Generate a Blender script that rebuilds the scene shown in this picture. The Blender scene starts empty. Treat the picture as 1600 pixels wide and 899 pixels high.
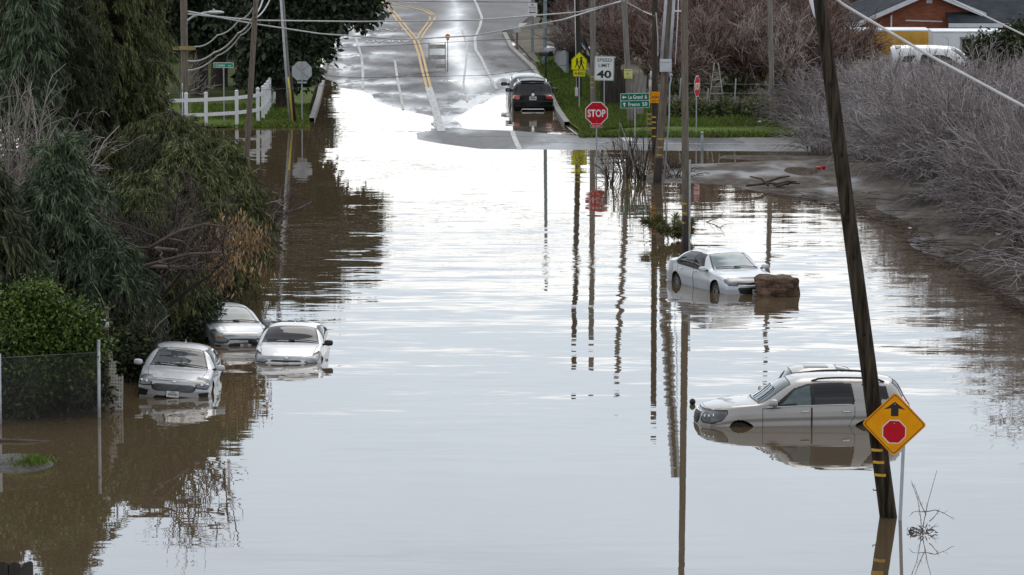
import bpy, bmesh, math, random
import numpy as np
from mathutils import Vector, Matrix, Euler
random.seed(7); RNG = np.random.default_rng(11)
PI = math.pi
SC = bpy.context.scene
COL = SC.collection

# ------------------------------------------------------------------ camera
F = 7200.0; CAM_H = 15.0; PITCH = math.atan(791.0/F); CP, SP = math.cos(PITCH), math.sin(PITCH)
def ray(px, py):
    u = (np.asarray(px, float)-800)/F; v = (np.asarray(py, float)-449.5)/F
    return u, CP - v*SP, -SP - v*CP
def at(px, py, z=0.0):
    dx, dy, dz = ray(px, py); t = (z-CAM_H)/dz
    return np.stack([dx*t, dy*t, CAM_H+dz*t], -1)
def at_depth(px, py, Y):
    dx, dy, dz = ray(px, py); t = Y/dy
    return Vector((float(dx*t), float(Y), float(CAM_H+dz*t)))
def S(py): return 0.0662*(py+342)
cam_d = bpy.data.cameras.new('camera'); cam = bpy.data.objects.new('camera', cam_d); COL.objects.link(cam)
cam_d.sensor_width = 36; cam_d.lens = 36*F/1600; cam_d.clip_start = 1; cam_d.clip_end = 8000
cam.location = (0, 0, CAM_H); cam.rotation_euler = (PI/2-PITCH, 0, 0); SC.camera = cam

# ------------------------------------------------------------------ tagging and mesh helpers
def tag(o, label=None, cat=None, group=None, kind=None):
    if label: o['label'] = label
    if cat: o['category'] = cat
    if group: o['group'] = group
    if kind: o['kind'] = kind
    return o
def thing(name, label, cat, loc=(0,0,0), rot=(0,0,0), group=None):
    o = bpy.data.objects.new(name, None); COL.objects.link(o); o.empty_display_size = .2
    o.location = loc; o.rotation_euler = rot
    return tag(o, label, cat, group)
def np_mesh(name, V, Fc, mats, parent=None, mi=None, smooth=True):
    V = np.asarray(V, np.float32).reshape(-1, 3); Fc = np.asarray(Fc, np.int32); n = Fc.shape[1]
    me = bpy.data.meshes.new(name)
    me.vertices.add(len(V)); me.vertices.foreach_set('co', V.ravel())
    me.loops.add(Fc.size); me.loops.foreach_set('vertex_index', Fc.ravel())
    me.polygons.add(len(Fc)); me.polygons.foreach_set('loop_start', np.arange(0, Fc.size, n, dtype=np.int32))
    me.polygons.foreach_set('loop_total', np.full(len(Fc), n, np.int32))
    if mi is not None: me.polygons.foreach_set('material_index', np.asarray(mi, np.int32))
    me.polygons.foreach_set('use_smooth', np.full(len(Fc), smooth, bool))
    for m in (mats if isinstance(mats, (list, tuple)) else [mats]): me.materials.append(m)
    me.update(calc_edges=True)
    o = bpy.data.objects.new(name, me); COL.objects.link(o)
    if parent: o.parent = parent
    return o
def copy_tree(o, parent=None):
    c = o.copy(); COL.objects.link(c); c.parent = parent
    for ch in list(o.children): copy_tree(ch, c)
    return c
class MB:
    def __init__(s): s.v = []; s.f = []; s.m = []; s.sm = []
    def add(s, vs, fs, mi=0, smooth=False):
        b = len(s.v); s.v += [tuple(v) for v in vs]
        for f in fs: s.f.append(tuple(i+b for i in f)); s.m.append(mi); s.sm.append(smooth)
        return s
    def box(s, c, size, rot=None, mi=0):
        hx, hy, hz = size[0]/2, size[1]/2, size[2]/2
        M = Euler(rot).to_matrix() if rot else None
        vs = []
        for x, y, z in ((-1,-1,-1),(1,-1,-1),(1,1,-1),(-1,1,-1),(-1,-1,1),(1,-1,1),(1,1,1),(-1,1,1)):
            p = Vector((x*hx, y*hy, z*hz));
            if M: p = M @ p
            vs.append(p+Vector(c))
        return s.add(vs, [(3,2,1,0),(4,5,6,7),(0,1,5,4),(1,2,6,5),(2,3,7,6),(3,0,4,7)], mi)
    def tube(s, pts, r, n=8, mi=0, cap=True):
        pts = [Vector(p) for p in pts]; k = len(pts)
        rr = r if isinstance(r, (list, tuple)) else [r]*k
        vs = []
        for i, p in enumerate(pts):
            t = (pts[min(i+1, k-1)]-pts[max(i-1, 0)]).normalized()
            a = Vector((0,0,1)) if abs(t.z) < .9 else Vector((1,0,0))
            u = t.cross(a).normalized(); w = t.cross(u)
            for j in range(n):
                q = 2*PI*j/n; vs.append(p + (u*math.cos(q)+w*math.sin(q))*rr[i])
        fs = [(i*n+j, i*n+(j+1)%n, (i+1)*n+(j+1)%n, (i+1)*n+j) for i in range(k-1) for j in range(n)]
        s.add(vs, fs, mi, True)
        if cap:
            b = len(s.v)-k*n
            s.f.append(tuple(b+j for j in range(n))[::-1]); s.m.append(mi); s.sm.append(False)
            s.f.append(tuple(b+(k-1)*n+j for j in range(n))); s.m.append(mi); s.sm.append(False)
        return s
    def prism(s, poly, y0, y1, mi=0):                     # polygon in (x, z) pushed from y0 to y1
        n = len(poly)
        vs = [(x, y0, z) for x, z in poly]+[(x, y1, z) for x, z in poly]
        fs = [tuple(range(n)), tuple(range(2*n-1, n-1, -1))]+[(i, n+i, n+(i+1)%n, (i+1)%n) for i in range(n)]
        return s.add(vs, fs, mi)
    def disc(s, c, r, y0, y1, n=20, mi=0):
        return s.prism([(c[0]+r*math.cos(2*PI*i/n), c[1]+r*math.sin(2*PI*i/n)) for i in range(n)], y0, y1, mi)
    def sphere(s, c, r, n=12, m=8, mi=0, sc=(1,1,1), pw=1.):
        q = lambda a: math.copysign(abs(a)**pw, a) if abs(a) > 1e-9 else 0.
        vs = [(c[0]+r*sc[0]*q(math.sin(PI*i/m))*q(math.cos(2*PI*j/n)), c[1]+r*sc[1]*q(math.sin(PI*i/m))*q(math.sin(2*PI*j/n)), c[2]+r*sc[2]*q(math.cos(PI*i/m))) for i in range(m+1) for j in range(n)]
        fs = [(i*n+j, (i+1)*n+j, (i+1)*n+(j+1)%n, i*n+(j+1)%n) for i in range(m) for j in range(n)]
        return s.add(vs, fs, mi, True)
    def build(s, name, mats, parent=None, bevel=0):
        me = bpy.data.meshes.new(name); me.from_pydata(s.v, [], s.f)
        for m in (mats if isinstance(mats, (list, tuple)) else [mats]): me.materials.append(m)
        me.polygons.foreach_set('material_index', s.m); me.polygons.foreach_set('use_smooth', s.sm)
        bm = bmesh.new(); bm.from_mesh(me); bmesh.ops.recalc_face_normals(bm, faces=bm.faces); bm.to_mesh(me); bm.free()
        me.update()
        o = bpy.data.objects.new(name, me); COL.objects.link(o)
        if parent: o.parent = parent
        if bevel:
            b = o.modifiers.new('bevel', 'BEVEL'); b.width = bevel; b.segments = 2; b.limit_method = 'ANGLE'
        return o

# ------------------------------------------------------------------ materials
def nodes(name):
    m = bpy.data.materials.new(name); m.use_nodes = True; nt = m.node_tree
    return m, nt, nt.nodes['Principled BSDF']
def mat(name, c1, c2=None, rough=.6, metal=0., scale=3., stretch=(1,1,1), bump=0., bscale=None, coat=0., island=0., detail=6., coords='Object', spec=.5, contrast=(.35,.65), rough2=None, objrand=0.):
    """noise-mixed base colour, optional bump and per-leaf variation"""
    m, nt, bs = nodes(name); N = nt.nodes.new; Lk = nt.links.new
    bs.inputs['Roughness'].default_value = rough; bs.inputs['Metallic'].default_value = metal
    bs.inputs['Coat Weight'].default_value = coat; bs.inputs['Coat Roughness'].default_value = .04
    bs.inputs['Specular IOR Level'].default_value = spec
    c2 = c2 or c1
    tc = N('ShaderNodeTexCoord'); mp = N('ShaderNodeMapping'); mp.inputs['Scale'].default_value = stretch
    Lk(tc.outputs[coords], mp.inputs['Vector'])
    nz = N('ShaderNodeTexNoise'); nz.inputs['Scale'].default_value = scale; nz.inputs['Detail'].default_value = detail; nz.inputs['Roughness'].default_value = .65
    Lk(mp.outputs[0], nz.inputs['Vector'])
    rp = N('ShaderNodeValToRGB'); rp.color_ramp.elements[0].position = contrast[0]; rp.color_ramp.elements[1].position = contrast[1]
    rp.color_ramp.elements[0].color = (*c1, 1); rp.color_ramp.elements[1].color = (*c2, 1)
    src = nz.outputs['Fac']
    if island:
        ge = N('ShaderNodeNewGeometry'); mx = N('ShaderNodeMix'); mx.inputs['Factor'].default_value = island
        Lk(src, mx.inputs['A']); Lk(ge.outputs['Random Per Island'], mx.inputs['B']); src = mx.outputs['Result']
    Lk(src, rp.inputs['Fac']); Lk(rp.outputs[0], bs.inputs['Base Color'])
    if objrand:                                        # plants of one kind differ a little in tone
        oi = N('ShaderNodeObjectInfo'); hs = N('ShaderNodeHueSaturation'); a = N('ShaderNodeMapRange'); a.inputs['To Min'].default_value = 1-objrand; a.inputs['To Max'].default_value = 1+objrand
        Lk(oi.outputs['Random'], a.inputs['Value']); Lk(a.outputs[0], hs.inputs['Value']); b = N('ShaderNodeMapRange'); b.inputs['To Min'].default_value = 1.35; b.inputs['To Max'].default_value = .65
        Lk(oi.outputs['Random'], b.inputs['Value']); Lk(b.outputs[0], hs.inputs['Saturation']); Lk(rp.outputs[0], hs.inputs['Color']); Lk(hs.outputs[0], bs.inputs['Base Color'])
    if rough2 is not None:
        mr = N('ShaderNodeMapRange'); mr.inputs['From Min'].default_value = contrast[0]; mr.inputs['From Max'].default_value = contrast[1]
        mr.inputs['To Min'].default_value = rough; mr.inputs['To Max'].default_value = rough2
        Lk(nz.outputs['Fac'], mr.inputs['Value']); Lk(mr.outputs[0], bs.inputs['Roughness'])
    if bump:
        n2 = N('ShaderNodeTexNoise'); n2.inputs['Scale'].default_value = bscale or scale*4; n2.inputs['Detail'].default_value = 5
        Lk(mp.outputs[0], n2.inputs['Vector'])
        bp = N('ShaderNodeBump'); bp.inputs['Strength'].default_value = 1; bp.inputs['Distance'].default_value = bump
        Lk(n2.outputs['Fac'], bp.inputs['Height']); Lk(bp.outputs[0], bs.inputs['Normal'])
    return m
M = {}
M['wood_pole'] = mat('weathered_wood', (.10,.08,.06), (.23,.19,.155), .85, scale=3, stretch=(6,6,.5), bump=.01)
M['dark_pole'] = mat('creosoted_wood', (.018,.014,.011), (.05,.04,.032), .8, scale=3, stretch=(6,6,.5), bump=.01)
M['lean_pole'] = mat('mossy_dark_wood', (.010,.008,.006), (.085,.066,.045), .9, contrast=(.4,.68), scale=2, stretch=(5,5,.35), bump=.02, spec=.2)
M['grey_pole'] = mat('grey_wood', (.15,.13,.115), (.27,.245,.22), .85, scale=3, stretch=(6,6,.5), bump=.01)
M['galv'] = mat('galvanised_steel', (.36,.38,.4), (.5,.52,.54), .5, .35, scale=8)
M['teal_steel'] = mat('blue_grey_steel', (.2,.26,.28), (.27,.33,.35), .5, .2, scale=4)
M['white_pvc'] = mat('white_vinyl', (.74,.75,.77), (.82,.82,.83), .45, scale=3)
M['white_paint'] = mat('white_sign_face', (.78,.79,.79), (.82,.83,.83), .4, scale=4)
M['sign_back'] = mat('bare_aluminium', (.42,.45,.46), (.52,.54,.55), .45, .3, scale=5)
M['red'] = mat('red_sign_face', (.52,.006,.016), (.6,.008,.02), .5, scale=6, spec=.2)
M['red_board'] = mat('worn_red', (.35,.03,.03), (.5,.09,.08), .5, scale=6)
M['green'] = mat('green_sign_face', (0,.15,.085), (.004,.19,.11), .5, scale=5, spec=.2)
M['bright_green'] = mat('bright_green_sign_face', (0,.24,.14), (.0,.29,.18), .4, scale=5)
M['yellow'] = mat('lime_yellow_sign_face', (.82,.8,.0), (.9,.86,.0), .5, scale=5, spec=.2)
M['amber'] = mat('amber_sign_face', (.84,.31,.0), (.98,.41,.0), .5, scale=2.5, spec=.2)
M['pale_yellow'] = mat('pale_yellow_board', (.62,.62,.12), (.7,.7,.2), .5, scale=5)
M['black'] = mat('black_paint', (.008,.008,.008), (.014,.014,.014), .5, scale=5)
M['rubber'] = mat('tyre_rubber', (.009,.009,.009), (.02,.018,.016), .85, scale=9)
M['brown_sign_edge'] = mat('dark_red_brown_paint', (.12,.03,.008), (.15,.04,.01), .5)
M['band'] = mat('yellow_reflective_band', (.6,.34,.015), (.7,.42,.03), .4, scale=20)
M['guard_yellow'] = mat('yellow_plastic_guard', (.6,.45,.04), (.7,.52,.06), .45)
M['conduit'] = mat('grey_conduit', (.4,.43,.46), (.52,.55,.58), .45, scale=4)
M['wire'] = mat('pale_cable', (.42,.42,.42), (.55,.55,.55), .5, scale=2)
M['dark_wire'] = mat('dark_cable', (.03,.03,.03), (.05,.05,.05), .5, scale=2)
M['crossarm'] = mat('yellowed_timber', (.28,.19,.06), (.4,.3,.12), .8, scale=5)
M['concrete'] = mat('concrete', (.22,.215,.2), (.34,.33,.31), .85, scale=2.5, bump=.006)
M['chain'] = mat('chain_link_wire', (.07,.07,.068), (.13,.125,.12), .7, .0)
M['lattice'] = mat('stained_lattice', (.36,.34,.3), (.6,.58,.54), .7, scale=6)
M['chrome'] = mat('chrome', (.7,.71,.72), None, .12, 1.)
M['glow_lens'] = mat('orange_lens', (.85,.22,.005), (.9,.28,.01), .3)
M['box_grey'] = mat('grey_meter_box', (.5,.54,.57), (.6,.63,.66), .45, scale=6)
M['blue_plastic'] = mat('blue_plastic', (.03,.03,.3), (.05,.05,.42), .45, scale=3)
M['rock'] = mat('wet_brown_rock', (.028,.018,.012), (.17,.11,.075), .85, scale=3.2, stretch=(1,1,2.2), bump=.09, bscale=6, contrast=(.38,.62), spec=.25)
M['dead_wood'] = mat('dead_branch', (.05,.036,.028), (.1,.075,.058), .85, scale=4)
M['pale_twig'] = mat('pale_bare_twig', (.16,.14,.12), (.34,.3,.26), .8, scale=1.2, island=.7)
M['grey_twig'] = mat('grey_purple_twig', (.115,.098,.098), (.54,.48,.475), .8, scale=.8, island=.8, contrast=(.2,.95), objrand=.28)
M['dark_twig'] = mat('dark_brown_twig', (.035,.025,.022), (.1,.075,.065), .8, scale=1, island=.7)
M['red_twig'] = mat('reddish_twig', (.08,.052,.042), (.36,.25,.215), .8, scale=.7, island=.6, objrand=.25)
M['moss_branch'] = mat('mossy_branch', (.05,.044,.02), (.17,.14,.06), .85, scale=1, island=.5)
M['bark'] = mat('dark_bark', (.025,.019,.015), (.075,.058,.045), .9, scale=3, stretch=(4,4,.6), bump=.03)
M['olive_needles'] = mat('olive_needles', (.038,.054,.02), (.175,.19,.075), .75, scale=.8, island=.5, spec=.25)
M['blue_needles'] = mat('blue_green_needles', (.032,.052,.028), (.135,.175,.095), .75, scale=.9, island=.45, spec=.25)
M['dark_needles'] = mat('dark_green_needles', (.019,.027,.014), (.085,.097,.046), .75, scale=.8, island=.5, spec=.2)
M['dark_leaf'] = mat('dark_evergreen_leaf', (.018,.03,.018), (.075,.093,.055), .6, scale=.5, island=.5, spec=.25)
M['bright_leaf'] = mat('bright_citrus_leaf', (.022,.045,.01), (.125,.18,.03), .55, scale=1.6, island=.6, spec=.25)
M['dry_leaf'] = mat('tan_dry_leaf', (.2,.12,.055), (.46,.31,.16), .8, scale=1.5, island=.7)
M['palm'] = mat('palm_frond', (.05,.055,.012), (.16,.15,.035), .6, scale=2, island=.6)
M['shingle'] = mat('dark_shingle', (.024,.028,.036), (.05,.056,.068), .9, spec=.12, scale=1.2, stretch=(1,1,3), bump=.02, bscale=14)
M['fascia'] = mat('white_trim', (.62,.66,.72), (.74,.77,.8), .55, scale=2)
M['orange_panel'] = mat('orange_container_paint', (.52,.27,.03), (.72,.4,.06), .55, scale=1.2)
M['white_panel'] = mat('white_trailer_paint', (.72,.76,.8), (.85,.87,.88), .4, scale=1)
M['fence_grey'] = mat('corrugated_grey', (.22,.24,.26), (.33,.35,.37), .6, .2, scale=2)
M['fence_dark'] = mat('dark_fence_board', (.02,.016,.014), (.06,.05,.042), .85, scale=3, stretch=(5,5,.5))
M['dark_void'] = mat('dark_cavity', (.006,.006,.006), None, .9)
# ------------------------------------------------------------------ terrain: one height field
def W2(poly): return at(np.array([p[0] for p in poly]), np.array([p[1] for p in poly]))[:, :2]
def sdist(P, poly):
    a = W2(poly); b = np.roll(a, -1, 0); best = np.full(len(P), 1e18); ins = np.zeros(len(P), bool)
    for (ax, ay), (bx, by) in zip(a, b):
        ex, ey = bx-ax, by-ay; wx, wy = P[:,0]-ax, P[:,1]-ay
        t = np.clip((wx*ex+wy*ey)/(ex*ex+ey*ey), 0, 1)
        best = np.minimum(best, (wx-t*ex)**2+(wy-t*ey)**2)
        c = ((ay > P[:,1]) != (by > P[:,1]))
        xi = ax+(P[:,1]-ay)/(ey if abs(ey) > 1e-9 else 1e-9)*ex
        ins ^= c & (P[:,0] < xi)
    return np.where(ins, 1, -1)*np.sqrt(best)
def fnoise(x, y, seed=0, octs=4):
    r = np.zeros_like(x); a = 1.
    for o in range(octs):
        rg = np.random.default_rng(seed*31+o)
        for k in range(5):
            th = rg.uniform(0, 2*PI); ph = rg.uniform(0, 2*PI); fr = 2**o*rg.uniform(.7, 1.4)
            r += a*np.sin((x*math.cos(th)+y*math.sin(th))*fr+ph)/5
        a *= .55
    return r
LAND = [  # polygon in photo pixels on the water plane, slope, top, noise size, noise frequency
 ([(-900,656),(150,652),(185,622),(205,575),(300,522),(352,488),(388,430),(398,340),(380,285),(368,258),(250,248),(-900,246)], .22, .45, .03, 1.),
 ([(-900,196),(300,202),(400,198),(458,192),(486,188),(496,160),(505,122),(512,60),(545,0),(560,-338),(-900,-338)], .12, .26, .02, .8),
 ([(830,105),(858,150),(872,178),(884,196),(906,212),(1290,216),(2600,216),(2600,-338),(905,-338),(862,-60),(842,20),(812,44),(788,52),(788,62)], .12, .28, .02, .8),
 ([(666,208),(700,203),(800,205),(900,213),(1200,216),(2600,216),(2600,237),(1290,236),(1000,234),(760,232),(700,224),(668,218)], .035, .07, .008, .6),
 ([(490,-338),(503,118),(540,137),(570,142),(600,158),(640,173),(680,182),(686,207),(720,204),(706,186),(735,168),(772,150),(800,143),(836,124),(850,116),(980,112),(980,-338)], .007, .42, .03, .7),
 ([(985,283),(1010,288),(1080,288),(1130,291),(1170,303),(1290,317),(1345,322),(1396,352),(1408,385),(1440,404),(1500,438),(1600,503),(1780,600),(2600,900),(2600,226),(1300,241),(1110,241),(1082,252),(1040,259),(1002,266)], .05, .5, .035, .8),
]
def Hf(x, y):
    x = np.atleast_1d(np.asarray(x, float)); y = np.atleast_1d(np.asarray(y, float)); P = np.stack([x, y], -1)
    h = np.full(len(x), -.6)
    for i, (poly, sl, top, na, nf) in enumerate(LAND):
        sd = sdist(P, poly)
        n = fnoise(x*nf, y*nf*.6, i)
        v = np.where(sd > 0, top*(1-np.exp(-sd*sl/top)), sd*max(sl, .05)) + na*n*np.clip((sd+3)/6, 0, 1)
        h = np.maximum(h, v)
    # two puddles in the mud, one behind the leaning pole
    for cx, cy, rx, ry in ((1255,268,38,9),(1305,288,24,5),(1170,252,90,2.5)):
        c = at(cx, cy); r1 = rx/S(cy); r2 = ry*F/(0.0662*(cy+342)**2)
        d = np.sqrt(((x-c[0])/r1)**2+((y-c[1])/r2)**2)
        h = np.where(d < 1.5, h-.24*np.clip(1.5-d, 0, 1), h)
    return np.maximum(h, -.6)
def ground(px, py):
    z = 0.
    for _ in range(4):
        p = at(px, py, z); z = max(0., float(Hf(p[0], p[1])[0]))
    return Vector((float(p[0]), float(p[1]), z))
def ground_xy(px, py):     # vectorised
    px = np.asarray(px, float); py = np.asarray(py, float); z = np.zeros_like(px)
    for _ in range(3):
        p = at(px, py, z); z = np.maximum(0, Hf(p[...,0].ravel(), p[...,1].ravel()).reshape(px.shape))
    return p
def grid_faces(r, c):
    i = np.arange(r-1)[:,None]*c+np.arange(c-1)[None,:]
    return np.stack([i, i+1, i+c+1, i+c], -1).reshape(-1, 4)
def patch(name, rows, xl, xr, ncol, off, m, kind='structure', attrs=None):
    """sheet draped on the height field; xl / xr = edge x (photo px) per row"""
    rows = np.asarray(rows, float); XL = np.interp(rows, [p[0] for p in xl], [p[1] for p in xl]); XR = np.interp(rows, [p[0] for p in xr], [p[1] for p in xr])
    t = np.linspace(0, 1, ncol); px = XL[:,None]*(1-t)+XR[:,None]*t; py = np.repeat(rows[:,None], ncol, 1)
    p = at(px, py); h = Hf(p[...,0].ravel(), p[...,1].ravel()).reshape(px.shape)
    V = np.stack([p[...,0], p[...,1], h+off], -1)
    o = np_mesh(name, V, grid_faces(len(rows), ncol), m)
    for an, fn in (attrs or {}).items():
        at_ = o.data.attributes.new(an, 'FLOAT', 'POINT'); at_.data.foreach_set('value', fn(p[...,0].ravel(), p[...,1].ravel()).astype(np.float32))
    return tag(o, kind=kind)
def zone(poly, soft, na, nf):          # a soft-edged, ragged area on the ground (wet film, silt)
    def f(x, y):
        sd = sdist(np.stack([x,y],-1), poly)+na*fnoise(x*nf, y*nf*.25, 77, 5); t = np.clip(sd/soft*.5+.5, 0, 1); return t*t*(3-2*t)
    return f
rows = np.concatenate([[-338,-330,-320,-300,-270,-240,-200,-160], np.arange(-130, 300, 2), np.arange(300, 1000, 3)])
cols = np.concatenate([np.arange(-1500, -100, 40), np.arange(-100, 1700, 7), np.arange(1700, 3100, 40)])
PX, PY = np.meshgrid(cols, rows); P = at(PX, PY)
V = np.stack([P[...,0], P[...,1], Hf(P[...,0].ravel(), P[...,1].ravel()).reshape(PX.shape)-.03], -1)

def wet_ground(name, dry1, dry2, wetc, scale, thr, wr=.12, dr=.8, bump=.02, stretch=(1,.5,1), spec=.5):
    m, nt, bs = nodes(name); N = nt.nodes.new; Lk = nt.links.new
    tc = N('ShaderNodeTexCoord'); mp = N('ShaderNodeMapping'); mp.inputs['Scale'].default_value = stretch; Lk(tc.outputs['Object'], mp.inputs['Vector'])
    n1 = N('ShaderNodeTexNoise'); n1.inputs['Scale'].default_value = scale; n1.inputs['Detail'].default_value = 7; Lk(mp.outputs[0], n1.inputs['Vector'])
    n2 = N('ShaderNodeTexNoise'); n2.inputs['Scale'].default_value = scale*9; n2.inputs['Detail'].default_value = 6; Lk(mp.outputs[0], n2.inputs['Vector'])
    w = N('ShaderNodeMapRange'); w.inputs['From Min'].default_value = thr-.06; w.inputs['From Max'].default_value = thr+.06; Lk(n1.outputs['Fac'], w.inputs['Value'])
    rp = N('ShaderNodeValToRGB'); rp.color_ramp.elements[0].position = .3; rp.color_ramp.elements[1].position = .7
    rp.color_ramp.elements[0].color = (*dry1,1); rp.color_ramp.elements[1].color = (*dry2,1); Lk(n2.outputs['Fac'], rp.inputs['Fac'])
    mx = N('ShaderNodeMix'); mx.data_type = 'RGBA'; Lk(w.outputs[0], mx.inputs['Factor']); Lk(rp.outputs[0], mx.inputs['A']); mx.inputs['B'].default_value = (*wetc,1)
    Lk(mx.outputs['Result'], bs.inputs['Base Color'])
    mr = N('ShaderNodeMapRange'); mr.inputs['To Min'].default_value = dr; mr.inputs['To Max'].default_value = wr; Lk(w.outputs[0], mr.inputs['Value']); Lk(mr.outputs[0], bs.inputs['Roughness'])
    bs.inputs['Specular IOR Level'].default_value = spec
    bp = N('ShaderNodeBump'); bp.inputs['Distance'].default_value = bump; Lk(n2.outputs['Fac'], bp.inputs['Height'])
    inv = N('ShaderNodeMath'); inv.operation = 'SUBTRACT'; inv.inputs[0].default_value = 1.; Lk(w.outputs[0], inv.inputs[1]); Lk(inv.outputs[0], bp.inputs['Strength'])
    Lk(bp.outputs[0], bs.inputs['Normal'])
    return m
M['mud'] = wet_ground('wet_mud', (.03,.023,.017), (.1,.078,.058), (.05,.042,.035), .35, .55, .3, .85, .07, spec=.22)
M['asphalt'] = wet_ground('damp_asphalt', (.085,.083,.082), (.125,.122,.12), (.07,.07,.072), .16, .62, .3, .75, .004, (1,.25,1))
M['asphalt_wet'] = wet_ground('wet_asphalt', (.07,.07,.072), (.1,.1,.102), (.06,.062,.066), .3, .5, .26, .55, .004, (1,.25,1), spec=.28)
def road_mat():
    m, nt, bs = nodes('road_asphalt'); N = nt.nodes.new; Lk = nt.links.new
    tc = N('ShaderNodeTexCoord'); mp = N('ShaderNodeMapping'); mp.inputs['Scale'].default_value = (1,.22,1); Lk(tc.outputs['Object'], mp.inputs['Vector'])
    def nz(sc, d=6):
        n = N('ShaderNodeTexNoise'); n.inputs['Scale'].default_value = sc; n.inputs['Detail'].default_value = d; n.inputs['Roughness'].default_value = .62; Lk(mp.outputs[0], n.inputs['Vector']); return n.outputs['Fac']
    def attr(a): n = N('ShaderNodeAttribute'); n.attribute_name = a; return n.outputs['Fac']
    def mth(op, a, b):
        n = N('ShaderNodeMath'); n.operation = op; n.use_clamp = True
        for i, v in enumerate((a,b)):
            if isinstance(v, (int,float)): n.inputs[i].default_value = v
            else: Lk(v, n.inputs[i])
        return n.outputs[0]
    def ramp(v, a, b): n = N('ShaderNodeMapRange'); n.inputs['From Min'].default_value = a; n.inputs['From Max'].default_value = b; Lk(v, n.inputs['Value']); return n.outputs[0]
    def mix(f, a, b):
        n = N('ShaderNodeMix'); n.data_type = 'RGBA'; Lk(f, n.inputs['Factor'])
        for k, v in (('A',a),('B',b)):
            if isinstance(v, tuple): n.inputs[k].default_value = (*v,1)
            else: Lk(v, n.inputs[k])
        return n.outputs['Result']
    fine, midn, big = nz(4), nz(.9), nz(.22)
    base = mix(ramp(midn,.35,.65), (.14,.139,.14), (.2,.198,.196)); base = mix(ramp(fine,.3,.75), base, mix(ramp(fine,.3,.7), (.12,.119,.119), (.195,.192,.19)))
    silt = mth('MULTIPLY', attr('silt'), ramp(midn,.40,.58)); base = mix(silt, base, mix(ramp(fine,.35,.65), (.024,.021,.02), (.06,.053,.05)))
    wet = mth('MAXIMUM', attr('wet'), mth('MULTIPLY', attr('film'), ramp(midn,.32,.52))); damp = mth('MULTIPLY', attr('silt'), ramp(big,.42,.62)); base = mix(wet, base, (.07,.072,.076)); Lk(base, bs.inputs['Base Color'])
    dr = mth('SUBTRACT', .84, mth('MULTIPLY', damp, .2)); sheen = mth('ADD', mth('MULTIPLY', ramp(midn,.3,.7), .1), .13)
    r = N('ShaderNodeMix'); Lk(wet, r.inputs['Factor']); Lk(dr, r.inputs['A']); Lk(sheen, r.inputs['B']); Lk(r.outputs['Result'], bs.inputs['Roughness'])
    sp = N('ShaderNodeMapRange'); sp.inputs['To Min'].default_value = .3; sp.inputs['To Max'].default_value = .4; Lk(wet, sp.inputs['Value']); Lk(sp.outputs[0], bs.inputs['Specular IOR Level'])
    bp = N('ShaderNodeBump'); bp.inputs['Distance'].default_value = .004; Lk(mth('SUBTRACT', .6, mth('MULTIPLY', wet, .55)), bp.inputs['Strength']); Lk(fine, bp.inputs['Height']); Lk(bp.outputs[0], bs.inputs['Normal'])
    return m
M['road'] = road_mat()
M['silty'] = wet_ground('silt_on_asphalt', (.04,.036,.033), (.075,.068,.062), (.05,.048,.047), .5, .5, .2, .7, .01, (1,.35,1))
M['lawn'] = mat('lawn_grass', (.075,.085,.03), (.13,.21,.035), .9, scale=.6, bump=.05, bscale=9, spec=.1, contrast=(.3,.7))
M['painted_shade_lawn'] = mat('lawn_with_painted_shade', (.045,.042,.02), (.07,.1,.02), .9, scale=.5, bump=.04, bscale=9, spec=.1)  # darker copy of the lawn, tree shade put into the colour
M['driveway'] = mat('pale_concrete', (.3,.29,.26), (.42,.41,.38), .8, scale=1)
M['line_white'] = mat('worn_white_line', (.22,.22,.215), (.6,.6,.59), .6, scale=5, contrast=(.38,.58))
M['line_yellow'] = mat('worn_yellow_line', (.3,.19,.07), (.6,.36,.09), .6, scale=5, contrast=(.36,.56))
tag(np_mesh('ground', V, grid_faces(len(rows), len(cols)), M['mud']), kind='structure')

R = np.arange(-130, 190, 2.)
FARL = [(-130,560),(0,545),(30,528),(60,513),(90,508),(125,504),(160,495),(188,486),(240,470)]
FARR = [(-130,880),(-60,858),(0,846),(20,838),(44,806),(51,784),(60,786),(105,830),(150,856),(178,872),(196,884),(212,906),(240,930)]
patch('road', np.concatenate([[-338,-300,-240,-180], np.arange(-130, 214, 1.5)]), FARL, FARR, 150, .01, M['road'], attrs={
    'wet': zone([(690,-338),(688,0),(694,18),(683,44),(664,60),(676,92),(690,112),(703,130),(712,160),(700,176),(745,176),(768,140),(770,125),(754,98),(737,72),(745,45),(738,20),(726,0),(728,-338)], 1.2, .5, .8),
    'film': lambda x, y: np.clip(1-Hf(x, y)/.06, 0, 1)**1.6,
    'silt': zone([(480,88),(520,84),(600,76),(660,80),(745,80),(745,62),(780,55),(900,110),(940,240),(440,240)], 7., 2.5, .35)})
patch('crossing_road', np.arange(201, 240, 1.), [(201,640),(240,640)], [(201,720),(205,800),(213,900),(216,1200),(216.5,2600),(240,2600)], 260, .02, M['asphalt_wet'])
0 and patch('silt_on_road', np.arange(78, 205, 1.5), [(78,530),(100,512),(140,500),(205,500)], [(78,640),(100,830),(120,845),(205,880)], 110, .016, M['silty'])
0 and patch('wet_lane', np.arange(-100, 176, 1.5), [(-100,690),(0,688),(15,695),(45,683),(62,675),(90,682),(130,706),(150,712),(176,700)], [(-100,728),(0,726),(20,738),(45,742),(70,735),(95,752),(125,768),(150,772),(176,745)], 60, .021, M['asphalt_wet'])
0 and patch('side_lane', np.arange(-120, 46, 2.), [(-120,752),(0,766),(20,772),(45,781)], [(-120,800),(-10,850),(18,836),(45,812)], 20, .3, M['asphalt'])
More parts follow.
